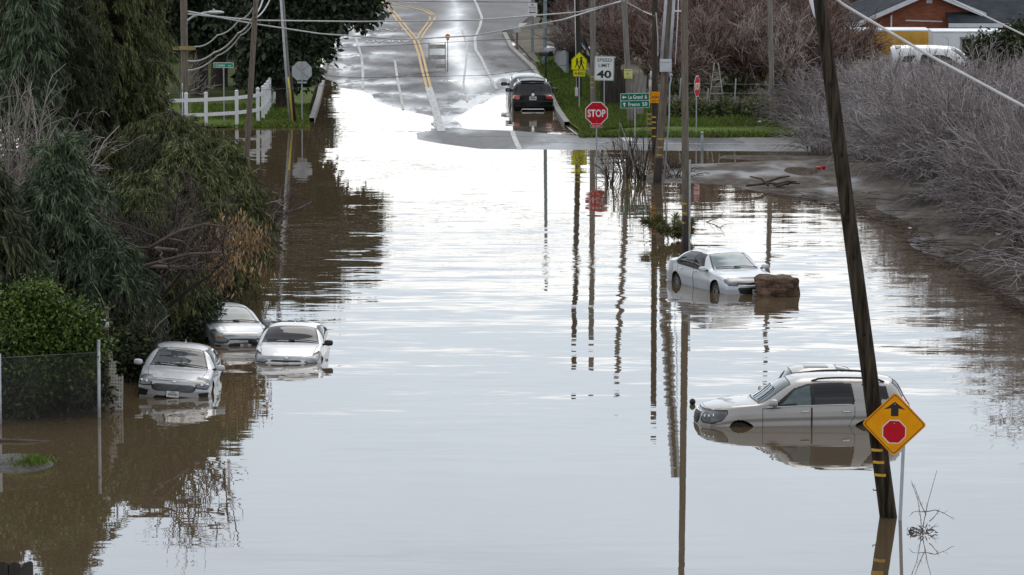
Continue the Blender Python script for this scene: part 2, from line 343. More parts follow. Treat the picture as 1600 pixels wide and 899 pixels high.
patch('driveway', np.arange(38, 62, 1.5), [(38,812),(48,806),(62,806)], [(38,828),(46,829),(62,829)], 20, .035, M['driveway'])
patch('lawn', np.concatenate([np.arange(-330,-130,20), np.arange(-130, 206, 2.)]), [(-330,-700),(206,-700)], [(-330,556),(0,541),(30,524),(60,508),(90,503),(122,497),(160,486),(188,478),(194,450),(202,300),(206,100)], 200, .03, M['lawn'])
patch('lawn_with_painted_shade', np.arange(-100, 165, 2.), [(-100,-300),(165,-300)], [(-100,530),(60,506),(100,470),(120,452),(150,448),(165,420)], 80, .042, M['painted_shade_lawn'])  # sheet under the trees with shade painted into its green
patch('verge', np.arange(97, 217, 1.5), [(-330,905),(-60,866),(0,856),(20,846),(40,822),(48,806),(56,800),(64,802),(105,838),(150,864),(178,880),(196,892),(211,914),(214,960),(217,1200)], [(-330,2500),(217,2500)], 300, .03, M['lawn'])
patch('orchard_floor', np.arange(-100, 186, 2.), [(-100,872),(0,856),(20,846),(40,822),(48,806),(56,800),(64,802),(100,836),(101,880),(120,920),(150,960),(170,985),(186,1010)], [(-100,2000),(186,2000)], 100, .045, mat('leaf_litter', (.045,.038,.026), (.14,.115,.078), .9, scale=.7, bump=.05, bscale=6))
patch('verge_path', np.arange(128, 138, 1.), [(128,862),(138,868)], [(128,900),(138,905)], 16, .05, M['concrete'])
# kerbs
def ribbon(name, pts, width, off, m, thick=0., kind='structure'):
    pts = np.array(pts, float); n = max(8, int(np.abs(np.diff(pts, axis=0)).sum()/4)); t = np.linspace(0, len(pts)-1, n)
    px = np.interp(t, range(len(pts)), pts[:,0]); py = np.interp(t, range(len(pts)), pts[:,1])
    p = ground_xy(px, py); d = np.gradient(p[:,:2], axis=0); d /= np.linalg.norm(d, axis=1)[:,None]
    nrm = np.stack([-d[:,1], d[:,0]], -1)*width/2
    L = p[:,:2]+nrm; Rr = p[:,:2]-nrm; z = Hf(p[:,0], p[:,1])+off
    if not thick:
        V = np.stack([np.c_[L, np.maximum(z, Hf(L[:,0], L[:,1])+off)], np.c_[Rr, np.maximum(z, Hf(Rr[:,0], Rr[:,1])+off)]], 1).reshape(-1,3); i = np.arange(n-1)*2
        Fc = np.stack([i, i+1, i+3, i+2], -1)
    else:
        z = np.maximum(z, .02)
        V = np.stack([np.c_[L, z-.3], np.c_[L, z+thick], np.c_[Rr, z+thick], np.c_[Rr, z-.3]], 1).reshape(-1,3); i = np.arange(n-1)[:,None]*4+np.arange(3)[None,:]
        i = i.ravel(); Fc = np.stack([i, i+1, i+5, i+4], -1)
    return tag(np_mesh(name, V, Fc, m, smooth=False), kind=kind)
ribbon('kerb', [(487,190),(497,158),(505,122),(510,92)], .22, .0, M['concrete'], .14)
ribbon('kerb', [(788,54),(800,78),(832,108),(858,148),(872,176),(886,196)], .24, .0, M['concrete'], .14)
ribbon('edge_line', [(547,38),(556,60),(565,90),(567,115),(567,140)], .14, .028, M['line_white'])
ribbon('edge_line', [(741,0),(746,10),(753,28),(750,42),(742,60),(743,78),(752,92),(764,118),(776,140)], .16, .028, M['line_white'])
ribbon('lane_line', [(617,96),(621,125),(626,150),(630,172)], .12, .028, M['line_white'])
ribbon('lane_line', [(722,48),(730,70),(728,100),(724,130),(730,160)], .1, .028, M['line_white'])
ribbon('stop_line', [(622,4),(655,5)], .5, .028, M['line_white'])
ribbon('crossing_line', [(560,-10),(740,-10)], .3, .028, M['line_white'])
for dx in (-3.2, 3.2):
    ribbon('yellow_line', [(590+dx,-14),(602+dx,6),(623+dx,32),(650+dx,64),(657+dx,85),(664+dx,115),(670+dx,138)], .13, .028, M['line_yellow'])
    ribbon('yellow_line', [(653+dx,64),(661+dx,50),(675+dx,32),(676+dx*1.4,27)], .13, .028, M['line_yellow'])
ribbon('yellow_line', [(605,4),(625,9),(650,14),(666,19),(674,24)], .16, .028, M['line_yellow'])
ribbon('yellow_line', [(610,4),(632,8),(656,13),(671,18),(679,25)], .1, .028, M['line_yellow'])
ribbon('centre_line', [(670,138),(678,165),(690,206)], .36, .03, M['line_white'])
ribbon('road_joint_line', [(800,206),(806,222),(812,234)], .2, .03, M['line_white'])
ribbon('road_edge_line', [(820,222),(1000,226),(1300,227),(1700,228)], .16, .03, M['line_white'])
for pts in ([(975,206+8),(985,222)],): ribbon('stop_line', pts, .45, .03, M['line_white'])
for y in (2.5, 8.5, 34): ribbon('tar_seam', [(745 if y < 20 else 755,y),(780,y+1),(800,y+1.5)], .3, .028, M['black'])

# ------------------------------------------------------------------ flood water
def water_mat():
    m, nt, bs = nodes('muddy_flood_water'); N = nt.nodes.new; Lk = nt.links.new
    bs.inputs['Base Color'].default_value = (.098,.07,.04,1); bs.inputs['Roughness'].default_value = .0; bs.inputs['IOR'].default_value = 1.333
    ge = N('ShaderNodeNewGeometry'); acc = None
    def noise(scale, st, det, rot=0., dist=0.):
        mp = N('ShaderNodeMapping'); mp.inputs['Scale'].default_value = st; mp.inputs['Rotation'].default_value = (0,0,rot); Lk(ge.outputs['Position'], mp.inputs['Vector'])
        n = N('ShaderNodeTexNoise'); n.inputs['Scale'].default_value = scale; n.inputs['Detail'].default_value = det; n.inputs['Distortion'].default_value = dist
        Lk(mp.outputs[0], n.inputs['Vector']); return n
    def mulv(sock, vec):
        s = N('ShaderNodeVectorMath'); s.operation = 'SUBTRACT'; Lk(sock, s.inputs[0]); s.inputs[1].default_value = (.5,.5,.5)
        q = N('ShaderNodeVectorMath'); q.operation = 'MULTIPLY'; Lk(s.outputs[0], q.inputs[0]); q.inputs[1].default_value = vec; return q.outputs[0]
    def scale(vec, fac):
        q = N('ShaderNodeVectorMath'); q.operation = 'SCALE'; Lk(vec, q.inputs[0]); Lk(fac, q.inputs['Scale']); return q.outputs[0]
    def add(a, b):
        q = N('ShaderNodeVectorMath'); q.operation = 'ADD'; Lk(a, q.inputs[0]); Lk(b, q.inputs[1]); return q.outputs[0]
    # calm and ruffled areas
    sx = N('ShaderNodeSeparateXYZ'); Lk(ge.outputs['Position'], sx.inputs[0])
    rp = N('ShaderNodeValToRGB'); e = rp.color_ramp.elements; e[0].position = 0; e[0].color = (.2,)*3+(1,)
    e[1].position = 1; e[1].color = (.42,)*3+(1,)
    def yy(py): return float(at(800, py)[1])
    y0, y1 = 80., 200.
    for py, v in ((760,.22),(690,.36),(630,.65),(570,.9),(500,1.),(430,1.),(395,.9),(350,.6),(300,.4)):
        k = e.new(min(.999, max(.001, (yy(py)-y0)/(y1-y0)))); k.color = (v,)*3+(1,)
    mr = N('ShaderNodeMapRange'); mr.inputs['From Min'].default_value = y0; mr.inputs['From Max'].default_value = y1; Lk(sx.outputs['Y'], mr.inputs['Value']); Lk(mr.outputs[0], rp.inputs['Fac'])
    big = noise(.09, (1,.5,1), 3); mb = N('ShaderNodeMapRange'); mb.inputs['From Min'].default_value = .35; mb.inputs['From Max'].default_value = .62; mb.inputs['To Min'].default_value = .45; mb.inputs['To Max'].default_value = 1.25; Lk(big.outputs['Fac'], mb.inputs['Value'])
    amp = N('ShaderNodeMath'); amp.operation = 'MULTIPLY'; Lk(rp.outputs[0], amp.inputs[0]); Lk(mb.outputs[0], amp.inputs[1])
    r1 = noise(1.0, (.25,1,1), 2, .08, .4); r2 = noise(4.2, (.26,1,1), 2, -.1, .3); r3 = noise(.25, (.5,1,1), 1, .05)
    v = add(mulv(r1.outputs['Color'], (.006,.075,0)), mulv(r2.outputs['Color'], (.006,.06,0)))
    v = add(v, mulv(r3.outputs['Color'], (.003,.014,0)))
    v = scale(v, amp.outputs[0])
    # wind-roughened patch near the middle
    c = at(870, 412); dd = N('ShaderNodeVectorMath'); dd.operation = 'SUBTRACT'; Lk(ge.outputs['Position'], dd.inputs[0]); dd.inputs[1].default_value = (float(c[0]), float(c[1]), 0)
    ds = N('ShaderNodeVectorMath'); ds.operation = 'MULTIPLY'; Lk(dd.outputs[0], ds.inputs[0]); ds.inputs[1].default_value = (1/2.6, 1/7., 0)
    ln = N('ShaderNodeVectorMath'); ln.operation = 'LENGTH'; Lk(ds.outputs[0], ln.inputs[0])
    fm = N('ShaderNodeMapRange'); fm.inputs['From Min'].default_value = .3; fm.inputs['From Max'].default_value = 1.1; fm.inputs['To Min'].default_value = 1; fm.inputs['To Max'].default_value = 0; Lk(ln.outputs['Value'], fm.inputs['Value'])
    r4 = noise(9, (1,1,1), 1)
    v = add(v, scale(mulv(r4.outputs['Color'], (.05,.06,0)), fm.outputs[0]))
    up = N('ShaderNodeVectorMath'); up.operation = 'ADD'; Lk(v, up.inputs[0]); up.inputs[1].default_value = (0,0,1)
    nn = N('ShaderNodeVectorMath'); nn.operation = 'NORMALIZE'; Lk(up.outputs[0], nn.inputs[0]); Lk(nn.outputs[0], bs.inputs['Normal'])
    return m
M['water'] = water_mat()
wx = np.linspace(-90, 90, 10); wy = np.linspace(55, 420, 20); WX, WY = np.meshgrid(wx, wy)
tag(np_mesh('flood_water', np.stack([WX, WY, WX*0], -1), grid_faces(20, 10), M['water']), kind='structure')
# ------------------------------------------------------------------ cars
def paint(name, c, metal=.0, rough=.28, coat=1., dirt=(.1,.08,.06)):
    m, nt, bs = nodes(name); N = nt.nodes.new; Lk = nt.links.new
    tc = N('ShaderNodeTexCoord'); n = N('ShaderNodeTexNoise'); n.inputs['Scale'].default_value = 3.5; n.inputs['Detail'].default_value = 8; n.inputs['Roughness'].default_value = .7; Lk(tc.outputs['Object'], n.inputs['Vector'])
    sx = N('ShaderNodeSeparateXYZ'); Lk(tc.outputs['Object'], sx.inputs[0])
    h = N('ShaderNodeMapRange'); h.inputs['From Min'].default_value = .35; h.inputs['From Max'].default_value = .95; h.inputs['To Min'].default_value = .42; h.inputs['To Max'].default_value = .04; Lk(sx.outputs['Z'], h.inputs['Value'])
    ml = N('ShaderNodeMath'); ml.operation = 'MULTIPLY'; Lk(h.outputs[0], ml.inputs[0]); Lk(n.outputs['Fac'], ml.inputs[1])
    mx = N('ShaderNodeMix'); mx.data_type = 'RGBA'; Lk(ml.outputs[0], mx.inputs['Factor']); mx.inputs['A'].default_value = (*c,1); mx.inputs['B'].default_value = (*dirt,1)
    Lk(mx.outputs['Result'], bs.inputs['Base Color']); bs.inputs['Metallic'].default_value = metal
    r = N('ShaderNodeMath'); r.operation = 'MULTIPLY_ADD'; Lk(n.outputs['Fac'], r.inputs[0]); r.inputs[1].default_value = .2; r.inputs[2].default_value = rough-.06; Lk(r.outputs[0], bs.inputs['Roughness'])
    bs.inputs['Coat Weight'].default_value = coat*.6; bs.inputs['Coat Roughness'].default_value = .06
    return m
def glass(name, c, mottle=.0, rough=.03):
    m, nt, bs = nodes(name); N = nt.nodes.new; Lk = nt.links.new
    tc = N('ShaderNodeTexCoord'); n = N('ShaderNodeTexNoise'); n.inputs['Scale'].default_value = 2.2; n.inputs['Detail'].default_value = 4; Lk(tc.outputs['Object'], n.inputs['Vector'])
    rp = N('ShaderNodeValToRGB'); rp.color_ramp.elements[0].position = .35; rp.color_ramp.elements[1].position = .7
    rp.color_ramp.elements[0].color = (c[0]*(1-mottle*.5), c[1]*(1-mottle*.5), c[2]*(1-mottle*.5), 1); rp.color_ramp.elements[1].color = (c[0]*(1+mottle), c[1]*(1+mottle), c[2]*(1+mottle), 1)  # noise spreads the base tone darker and lighter
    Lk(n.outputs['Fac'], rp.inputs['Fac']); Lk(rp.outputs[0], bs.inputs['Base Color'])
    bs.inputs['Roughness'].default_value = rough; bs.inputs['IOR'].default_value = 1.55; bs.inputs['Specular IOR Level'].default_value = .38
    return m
M['p_silver'] = paint('silver_paint', (.5,.52,.54), .25)
M['p_white'] = paint('white_paint', (.82,.83,.84), 0, .25)
M['p_pearl'] = paint('cool_white_paint', (.62,.66,.7), .1, .27)
M['p_grey'] = paint('silver_grey_paint', (.42,.45,.48), .35)
M['p_dim'] = paint('dull_grey_paint', (.13,.14,.15), .3)
M['p_tan'] = paint('champagne_silver_paint', (.37,.358,.34), .35, .3)
M['p_black'] = paint('black_paint_car', (.004,.004,.005), 0, .3, .25, (.012,.011,.01)); M['p_black'].node_tree.nodes['Principled BSDF'].inputs['Specular IOR Level'].default_value = .2
M['g_dark'] = glass('dark_tinted_glass', (.006,.008,.011), .3)
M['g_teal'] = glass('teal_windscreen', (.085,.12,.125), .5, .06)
M['g_pale'] = glass('painted_sky_reflection_glass', (.2,.26,.27), .35, .12)  # sky reflection put into the base colour as a pale teal
M['g_mid'] = glass('grey_windscreen', (.035,.045,.05), .5, .04)
M['lamp'] = glass('headlight_lens', (.15,.155,.16), .8, .1)
M['lamp_grey'] = glass('clear_headlight_lens', (.3,.31,.32), .7, .1)
M['lamp_dark'] = glass('smoked_headlight_lens', (.13,.14,.145), .7, .08)
M['tail'] = mat('tail_light_lens', (.35,.008,.01), (.6,.03,.03), .15, scale=9, coat=1)
M['trim'] = mat('black_trim', (.008,.008,.009), (.016,.016,.017), .45, scale=6)
M['rim'] = mat('alloy_rim', (.3,.3,.3), (.42,.42,.42), .4, .6)
M['plate'] = mat('number_plate', (.7,.71,.72), (.78,.78,.78), .4)

def hermite(ctrl, x):
    c = np.array(sorted(ctrl)); X, Y = c[:,0], c[:,1]; d = np.diff(Y)/np.diff(X); m = np.zeros(len(X))
    m[0], m[-1] = d[0], d[-1]
    for i in range(1, len(X)-1): m[i] = 0 if d[i-1]*d[i] <= 0 else 2*d[i-1]*d[i]/(d[i-1]+d[i])
    x = np.clip(x, X[0], X[-1]); i = np.clip(np.searchsorted(X, x)-1, 0, len(X)-2); h = X[i+1]-X[i]; t = (x-X[i])/h
    return (2*t**3-3*t**2+1)*Y[i]+(t**3-2*t**2+t)*h*m[i]+(-2*t**3+3*t**2)*Y[i+1]+(t**3-t**2)*h*m[i+1]
def sstep(a, b, x): t = np.clip((x-a)/(b-a), 0, 1); return t*t*(3-2*t)
def inpoly(px, py, poly):
    ins = np.zeros(px.shape, bool); n = len(poly)
    for i in range(n):
        (ax, ay), (bx, by) = poly[i], poly[(i+1) % n]
        c = (ay > py) != (by > py); ins ^= c & (px < ax+(py-ay)/((by-ay) or 1e-9)*(bx-ax))
    return ins

class Car:
    def __init__(s, name, label, cat, cfg):
        s.c = cfg; s.root = thing(name, label, cat); s.P = M[cfg['paint']]; s.L = cfg['L']; s.shell()
    def shape(s, x, zn_or=None): pass
    def section(s, x, ns, nu):
        """right half outline (y>=0): arrays y, z of shape (len(x), ns+nu)"""
        c = s.c; W = hermite(c['W'], x)[:,None]; B = hermite(c['B'], x)[:,None]; T = np.maximum(hermite(c['T'], x)[:,None], B+.004); z0 = c['z0']
        zn = np.linspace(0, 1, ns)[None,:]
        prof = np.interp(zn, [0,.12,.3,.5,.62,.7,.85,1], c.get('side', [.93,.955,.975,.99,1.,.996,.978,.95]))
        ys = W*prof; zs = z0+(B-z0)*zn
        a = np.linspace(0, PI/2, nu+1)[None,1:]; n = hermite(c['n'], x)[:,None]
        yu = W*.95*np.cos(a)**(2/n); zu = B+(T-B)*np.sin(a)**(2/n)
        return np.concatenate([ys, yu], 1), np.concatenate([zs, zu], 1)
    def warp(s, x, y, z):
        c = s.c; h = s.L/2; W = c['half']; q = np.abs(y)/W
        rf = np.interp(z, *zip(*c['rake_f'])); rr = np.interp(z, *zip(*c['rake_r']))
        wf = sstep(h-1.0, h, x); wr = sstep(-h+1.0, -h, x)
        x2 = x-wf*(c.get('plan_f', .27)*q**2.6+rf)+wr*(c.get('plan_r', .22)*q**3+rr)
        g = np.exp(-((x-c['cowl']+.25)/.55)**2)*sstep(0, .1, z-hermite(c['B'], x)); x2 = x2-g*.16*q**2
        g = np.exp(-((x-c['rear_glass'])/.5)**2)*sstep(0, .1, z-hermite(c['B'], x)); x2 = x2+g*.1*q**2
        return x2
    def shell(s):
        c = s.c; h = s.L/2; nx = int(s.L/.014); ns, nu = 46, 44
        x = np.linspace(h, -h, nx); y, z = s.section(x, ns, nu); ncol = 2*(ns+nu)-1
        Yf = np.concatenate([y, -y[:,-2::-1]], 1); Zf = np.concatenate([z, z[:,-2::-1]], 1); Xf = np.repeat(x[:,None], ncol, 1)
        Fs = grid_faces(nx, ncol)
        def q_shell(): return hermite(c['W'], np.array([h]))[0]+(h-Xf)
        Q = q_shell(); A = np.repeat(np.concatenate([np.linspace(0,1,ns)-1, np.linspace(0,1,nu+1)[1:], np.linspace(0,1,nu+1)[1:-1][::-1], np.linspace(1,0,ns)-1])[None,:], nx, 0)
        V = [np.stack([Xf, Yf, Zf], -1).reshape(-1,3)]; FQ = [Q.ravel()]; FA = [A.ravel()]; FC = [Fs]; reg = [np.zeros(len(Fs), int)]
        b = nx*ncol
        for end, xx in ((1, h), (2, -h)):                  # front and rear faces of the body
            yy, zz = s.section(np.array([xx]), 60, 60); yy, zz = yy[0], zz[0]; zt = zz.max(); nz = 50; nu2 = 90
            zr = np.linspace(c['z0'], zt-.002, nz); w = np.interp(zr, zz, yy); u = np.linspace(-1, 1, nu2)
            Y2 = w[:,None]*u[None,:]; Z2 = np.repeat(zr[:,None], nu2, 1)
            V.append(np.stack([np.full_like(Y2, xx), Y2, Z2], -1).reshape(-1,3)); FQ.append(np.abs(Y2).ravel()); FA.append(np.full(Y2.size, -9.))
            f = grid_faces(nz, nu2)+b; FC.append(f if end == 2 else f[:, ::-1]); reg.append(np.full(len(f), end)); b += Y2.size
        V = np.concatenate(V); Q = np.concatenate(FQ); A = np.concatenate(FA); Fc = np.concatenate(FC); reg = np.concatenate(reg)
        X0 = V[:,0].copy(); V[:,0] = s.warp(V[:,0], V[:,1], V[:,2])
        fx, fy, fz = X0[Fc].mean(1), V[Fc][:,:,1].mean(1), V[Fc][:,:,2].mean(1); fq, fa = Q[Fc].mean(1), A[Fc].mean(1); ay = np.abs(fy)
        lab = np.zeros(len(Fc), int); names = ['body']; mats = [s.P]; par = [None]
        def part(name, mask, m, side=None):
            if side: mask = mask & ((fy > 0) if side > 0 else (fy < 0))
            mask = mask & (lab >= 0)
            if not mask.any(): return
            names.append(name); mats.append(m); lab[mask] = len(names)-1
        sh = reg == 0; side = sh & (fa < 0); up = sh & (fa >= 0)
        # wheel openings
        for xw in c['wheels']:
            lab[sh & ((fx-xw)**2+(fz-c['wr'])**2 < (c['wr']+.06)**2) & (ay > .55*c['half'])] = -1
        trimmask = np.zeros(len(Fc), bool)
        # doors and their gaps
        for poly in c['doors']:
            big = [(px, pz) for px, pz in poly]; xs = [p[0] for p in poly]; zs_ = [p[1] for p in poly]; cx, cz = (min(xs)+max(xs))/2, (min(zs_)+max(zs_))/2
            sm = [(cx+(px-cx)*(1-.034/(max(xs)-min(xs))), cz+(pz-cz)*(1-.02/(max(zs_)-min(zs_)))) for px, pz in poly]
            mb = side & inpoly(fx, fz, big); ms = side & inpoly(fx, fz, sm)
            trimmask |= mb & ~ms
            for sd in (1, -1): part('door', ms, s.P, sd)
        if 'dlo' in c:
            gm = up & (fa < .9)
            trimmask |= gm & inpoly(fx, fz, c['dlo'])
            for poly in c['windows']:
                for sd in (1, -1): part('side_window', gm & inpoly(fx, fz, poly), M[c.get('side_glass', 'g_dark')], sd)
        # bonnet
        hx0, hx1, hy = c['bonnet']; hm = up & (fx < hx0) & (fx > hx1) & (ay < hy(fx)); hs = up & (fx < hx0-.012) & (fx > hx1+.012) & (ay < hy(fx)-.014)
        trimmask |= hm & ~hs; part('bonnet', hs, s.P)
        # windscreen and rear window
        for nm, (xa, xb, ya, yb), m in (('windscreen', c['screen'], M[c['screen_glass']]), ('rear_window', c['rear'], M[c.get('rear_glass_mat', 'g_dark')])):
            t = np.clip((fx-xa)/(xb-xa), 0, 1); lim = ya+(yb-ya)*t; inside = up & (fx < max(xa, xb)) & (fx > min(xa, xb)) & (ay < lim)
            i2 = up & (fx < max(xa, xb)-.035) & (fx > min(xa, xb)+.035) & (ay < lim-.04)
            trimmask |= inside & ~i2; part(nm, i2, m)
        if 'sunroof' in c:
            xa, xb, yl = c['sunroof']; part('sunroof', up & (fx < xa) & (fx > xb) & (ay < yl) & (fa > .3), M['g_dark'])
        front = (reg == 1) | (sh & (fx > h-.75)); rear = (reg == 2) | (sh & (fx < -h+.6))
        fqr = np.where(reg == 0, hermite(c['W'], np.array([-h]))[0]+(fx+h), fq)
        for nm, poly, m in c.get('front_parts', []):
            k = front & inpoly(fq, fz, poly)
            if nm in ('headlight', 'fog_light'):
                cx, cz = sum(p[0] for p in poly)/len(poly), sum(p[1] for p in poly)/len(poly)
                trimmask |= front & inpoly(fq, fz, [(cx+(a-cx)*1.1, cz+(b_-cz)*1.28) for a, b_ in poly])
                for sd in (1, -1): part(nm, k, M[m], sd)
            else: part(nm, k, M[m])
        for nm, poly, m in c.get('rear_parts', []):
            k = rear & inpoly(fqr, fz, poly)
            if nm == 'tail_light':
                for sd in (1, -1): part(nm, k, M[m], sd)
            else: part(nm, k, M[m])
        mi = np.zeros(len(Fc), int); mi[trimmask & (lab == 0)] = 1
        body = None
        for i, nm in enumerate(names):
            k = lab == i
            if not k.any(): continue
            ff = Fc[k]; u, inv = np.unique(ff, return_inverse=True)
            o = np_mesh(nm, V[u], inv.reshape(ff.shape), [s.P, M['trim']] if i == 0 else mats[i], s.root, mi[k] if i == 0 else None)
            if i == 0: s.body = o
        # underside, wheel wells
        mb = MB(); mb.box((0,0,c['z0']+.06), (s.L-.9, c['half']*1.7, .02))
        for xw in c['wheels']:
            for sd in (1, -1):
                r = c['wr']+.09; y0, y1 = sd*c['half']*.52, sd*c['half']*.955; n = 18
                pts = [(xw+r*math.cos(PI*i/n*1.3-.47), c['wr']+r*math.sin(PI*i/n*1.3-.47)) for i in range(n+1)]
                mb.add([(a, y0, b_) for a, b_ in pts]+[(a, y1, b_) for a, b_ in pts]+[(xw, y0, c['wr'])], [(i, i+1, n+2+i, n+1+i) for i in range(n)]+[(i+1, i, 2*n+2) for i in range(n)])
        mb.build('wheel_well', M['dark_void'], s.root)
        for xw in c['wheels']:
            for sd in (1, -1): s.wheel(xw, sd)
    def surf(s, x, z):
        """half width of the body at station x and height z"""
        y, zz = s.section(np.array([x]), 60, 60); return float(np.interp(z, zz[0], y[0]))
    def top(s, x, yy=0.):
        y, zz = s.section(np.array([x]), 60, 60); o = np.argsort(y[0][60:]); return float(np.interp(abs(yy), y[0][60:][o], zz[0][60:][o]))
    def fx(s, x, y, z): return float(s.warp(np.array([x]), np.array([y]), np.array([z]))[0])
    def wheel(s, xw, sd):
        c = s.c; r = c['wr']; yo = sd*(c['half']*.955); n = 28
        prof = [(.62*r, -.19), (.93*r, -.2), (r, -.16), (r, -.04), (.95*r, -.005), (.68*r, .0), (.64*r, -.02)]
        mb = MB(); vs = [(xw+q*math.cos(2*PI*j/n), yo+sd*d, r+q*math.sin(2*PI*j/n)) for q, d in prof for j in range(n)]
        mb.add(vs, [(i*n+j, i*n+(j+1) % n, (i+1)*n+(j+1) % n, (i+1)*n+j) for i in range(len(prof)-1) for j in range(n)], 0, True)
        w = mb.build('wheel', M['rubber'], s.root)
        mb = MB()
        for k in range(10):
            a = 2*PI*k/10; mb.box((xw+.36*r*math.cos(a), yo-sd*.035, r+.36*r*math.sin(a)), (.56*r, .03, .07*r), (0, -a, 0))
        mb.disc((xw, r), .13*r, yo-sd*.05, yo-sd*.01, 14)
        ring = [(xw+.645*r*math.cos(2*PI*j/24), yo-sd*.025, r+.645*r*math.sin(2*PI*j/24)) for j in range(25)]
        mb.tube(ring, .022, 6, cap=False); mb.build('rim', M['rim'], w)
    # ---- fittings
    def mirror(s, x, z, m=None, size=1.):
        for sd in (1, -1):
            y = s.surf(x, z-.05)+.02; mb = MB(); mb.sphere((x, sd*(y+.13), z), .1*size, 16, 12, 0, (.68, 1.12, .72), .62)
            mb.tube([(x+.02, sd*(y-.06), z-.06), (x+.01, sd*(y+.06), z-.03)], .03, 8, 1)
            o = mb.build('wing_mirror', [m or s.P, M['trim']], s.root)
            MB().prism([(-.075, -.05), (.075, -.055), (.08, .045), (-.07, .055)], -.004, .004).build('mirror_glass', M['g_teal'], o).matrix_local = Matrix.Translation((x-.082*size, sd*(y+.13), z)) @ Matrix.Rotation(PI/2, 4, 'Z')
    def handles(s, xs, z, m=None):
        for x in xs:
            for sd in (1, -1):
                y = s.surf(x, z)*sd; MB().tube([(x+.1, y+sd*.004, z), (x+.07, y+sd*.032, z+.004), (x-.07, y+sd*.032, z+.004), (x-.1, y+sd*.004, z)], .015, 8).build('door_handle', m or s.P, s.root)
    def wipers(s, xa, xb, rest=((.12,-.62),(.72,-.05))):
        for y0, y1 in rest:
            x0 = s.fx(xa, y0, s.top(xa, y0)); mb = MB(); pts = []
            for t in np.linspace(0, 1, 6):
                y = y0+(y1-y0)*t; x = xa+(xb-xa)*math.sin(PI*t*.6)*.8; z = s.top(x, y); pts.append((s.fx(x, y, z)+.012, y, z+.022))
            mb.tube(pts, .013, 6).build('wiper', M['trim'], s.root)
    def plate(s, x, z, w=.305, h=.152, rot=0., text='', yaw=PI/2):
        o = MB().prism([(-w/2, -h/2), (w/2, -h/2), (w/2, h/2), (-w/2, h/2)], -.006, .006).build('number_plate', M['plate'], s.root)
        o.matrix_local = Matrix.Translation((x, 0, z)) @ Matrix.Rotation(yaw, 4, 'Z') @ Matrix.Rotation(rot, 4, 'X')
        mb = MB()
        for i in range(7): mb.box(((i-3)*.034, -.008, -.008), (.02, .004, .062 if i % 3 else .05))
        mb.box((0, -.008, .052), (.12, .004, .018)); mb.build('plate_marking', M['g_dark'], o)
        MB().tube([(-w/2-.008,-.004,-h/2-.006),(w/2+.008,-.004,-h/2-.006),(w/2+.008,-.004,h/2+.006),(-w/2-.008,-.004,h/2+.006),(-w/2-.008,-.004,-h/2-.006)], .007, 5).build('plate_frame', M['trim'], o)
    def fin(s, x, m=None):
        z = s.top(x); MB().add([(x+.1,.0,z),(x-.06,.025,z),(x-.06,-.025,z),(x-.07,0,z+.085)], [(0,1,3),(0,3,2),(1,2,3),(0,2,1)]).build('roof_antenna', m or s.P, s.root)
    def lamp_bulbs(s, q, z, r=.05, n=2, dq=.14):
        for sd in (1, -1):
            for i in range(n):
                mb = MB(); y = (q+i*dq); x = s.fx(s.L/2, y, z+i*.015)+.012 - (0 if y < s.c['half']*.95 else .1); y = min(y, s.surf(s.L/2, z)-.01)
                mb.sphere((x-.01, sd*y, z+i*.015), r, 10, 8, 0, (.35, 1, .8))
                mb.build('headlight_bulb', M['chrome'], s.root)
    def grille_bars(s, z0, z1, n, hw, m='chrome', t=.011):
        mb = MB()
        for z in np.linspace(z0, z1, n):
            f = 1-abs((z-(z0+z1)/2)/((z1-z0)/2+.06))**2.5*.35; ys = np.linspace(-hw*f, hw*f, 13)
            mb.tube([(s.fx(s.L/2, y, z)+.008, y, z) for y in ys], t, 5)
        mb.build('grille_bar', M[m], s.root)
    def rails(s, xa, xb, y, lift=.045, m='trim'):
        for sd in (1, -1):
            pts = [(x, sd*(y+.03*math.sin(PI*i/11)), s.top(x, y)+lift*math.sin(PI*min(1, max(0, i/11)))**.25 if 0 < i < 11 else s.top(x, y)) for i, x in enumerate(np.linspace(xa, xb, 12))]
            mb = MB().tube(pts, .024, 8); o = mb.build('roof_rail', M[m], s.root)
    def place(s, px, py, depth, yaw, pitch=0., roll=0.):
        """yaw: heading in degrees, -90 = towards the camera"""
        p = at(px, py); s.root.location = (float(p[0]), float(p[1]), -depth); s.root.rotation_mode = 'ZYX' if False else 'XYZ'
        s.root.rotation_euler = (Matrix.Rotation(math.radians(yaw), 3, 'Z') @ Matrix.Rotation(math.radians(-pitch), 3, 'Y') @ Matrix.Rotation(math.radians(roll), 3, 'X')).to_euler()
        return s

